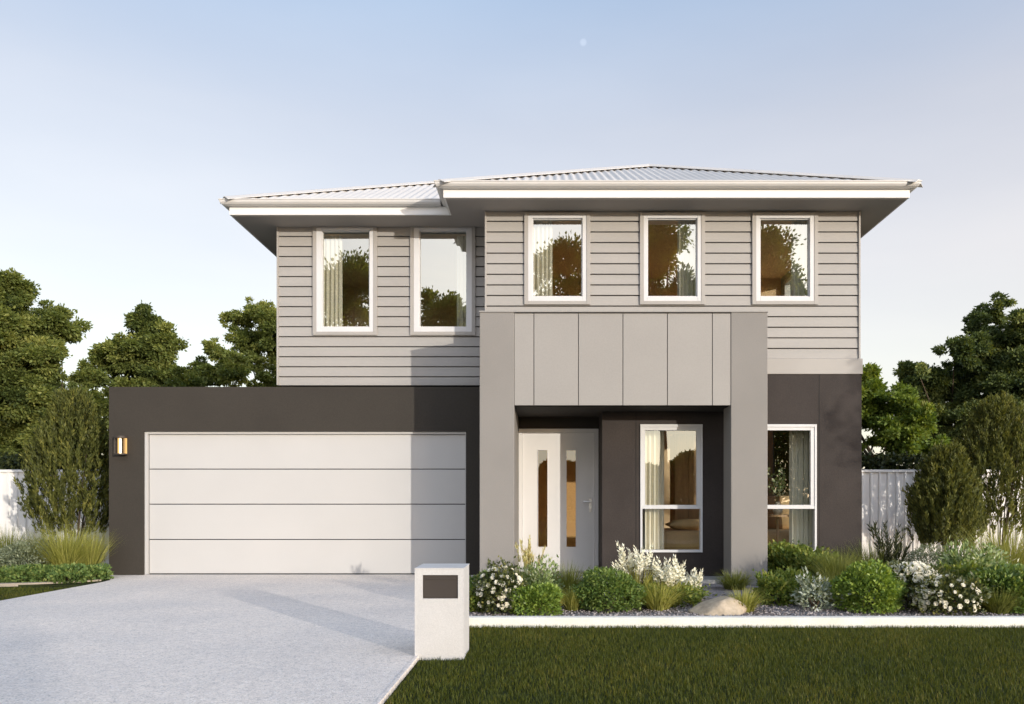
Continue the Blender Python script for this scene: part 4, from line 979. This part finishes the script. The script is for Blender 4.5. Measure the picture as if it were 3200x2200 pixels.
# loose gravel on the bed
def pebbles():
    rg = np.random.default_rng(81); ico = bmesh.new(); bmesh.ops.create_icosphere(ico, subdivisions=1, radius=1); V0 = np.array([v.co[:] for v in ico.verts]); F0 = np.array([[v.index for v in f.verts] for f in ico.faces]); ico.free()
    n = 9000; x = rg.uniform(-.85, 5.6, n); y = 7.27 + (rg.uniform(0, 1, n) ** 1.5) * 2.2; s = rg.uniform(.006, .016, n)
    V = V0[None] * (s[:, None] * rg.uniform(.6, 1.2, (n, 3)))[:, None, :] * np.array([1, 1, .7]) * (1 + .2 * rg.normal(size=(n, len(V0), 1))) + np.stack([x, y, np.full(n, .002)], 1)[:, None, :]
    F = F0[None] + (np.arange(n) * len(V0))[:, None, None]
    L_ = Leaves(); L_.V.append(V.reshape(-1, 3)); L_.F.append((3, F.reshape(-1, 3))); L_.A.append(np.repeat(np.clip(rg.normal(.5, .25, n), 0, 1), len(F0))); o = L_.build('gravel', 'pebble'); tag(o, 'grey and mauve gravel covering the garden bed', 'gravel', kind='stuff')
m, nt_, out_ = new_mat('pebble'); a_ = N(nt_, 'ShaderNodeAttribute'); a_.attribute_name = 'var'; r_ = ramp(nt_, [(0, (.10, .085, .085)), (.5, (.25, .22, .215)), (1, (.48, .43, .41))]); p_ = N(nt_, 'ShaderNodeBsdfPrincipled'); p_.inputs['Roughness'].default_value = .8
nt_.links.new(a_.outputs['Fac'], r_.inputs[0]); nt_.links.new(r_.outputs[0], p_.inputs['Base Color']); nt_.links.new(p_.outputs[0], out_.inputs[0]); M['pebble'] = m
pebbles()

# lawns
def lawn(name, x0, x1, y0, y1, dens_fn, label, seed, keep=None, h=.036):
    rg = np.random.default_rng(seed); A = (x1 - x0) * (y1 - y0); n = int(A * dens_fn[0]); x = rg.uniform(x0, x1, n); y = rg.uniform(y0, y1, n)
    k = rg.uniform(0, 1, n) < dens_fn[1](x, y)
    if keep is not None: k &= keep(x, y)
    x, y = x[k], y[k]; n = len(x); patch = .5 * np.sin(x * 2.1 + 1.3 * np.sin(y * 1.7)) * np.sin(y * 2.6 + .8 * np.sin(x * 3.1)) + .3 * np.sin(x * 7.3 + y * 5.1) * np.sin(y * 8.7 - x * 3)
    hh = h * rg.uniform(.6, 1.3, n) * (1 + .15 * patch); far = np.where(dens_fn[1](x, y) < .5, 2.2, 1.0)
    lv = Leaves(); lv.blades(np.stack([x, y, np.full(n, -.032)], 1), rg.uniform(0, 6.28, n), hh, rg.uniform(.1, .55, n), .0045 * far * rg.uniform(.7, 1.3, n), .42 + .27 * patch + rg.normal(0, .20, n), rg, 2, .2)
    o = lv.build(name, 'lawn'); return tag(o, label, 'grass', kind='stuff')
lawn('grass', DR + .05, 8.5, 1.3, 7.14, (6000, lambda x, y: np.where((y > 3.7) & (x < .62 * y + .25), 1.0, .12)), 'short dark green lawn before the garden edging', 91, keep=lambda x, y: ~((x > mx0 - .005) & (x < mx1 + .005) & (y > YM - .005) & (y < YM + .41)))
lawn('grass', -12.0, DL - .01, 1.3, 10.40, (2600, lambda x, y: np.where((y > 8.2) & (x > -8.5), 1.0, .16)), 'small wedge of lawn beside the driveway and curved edging', 92)
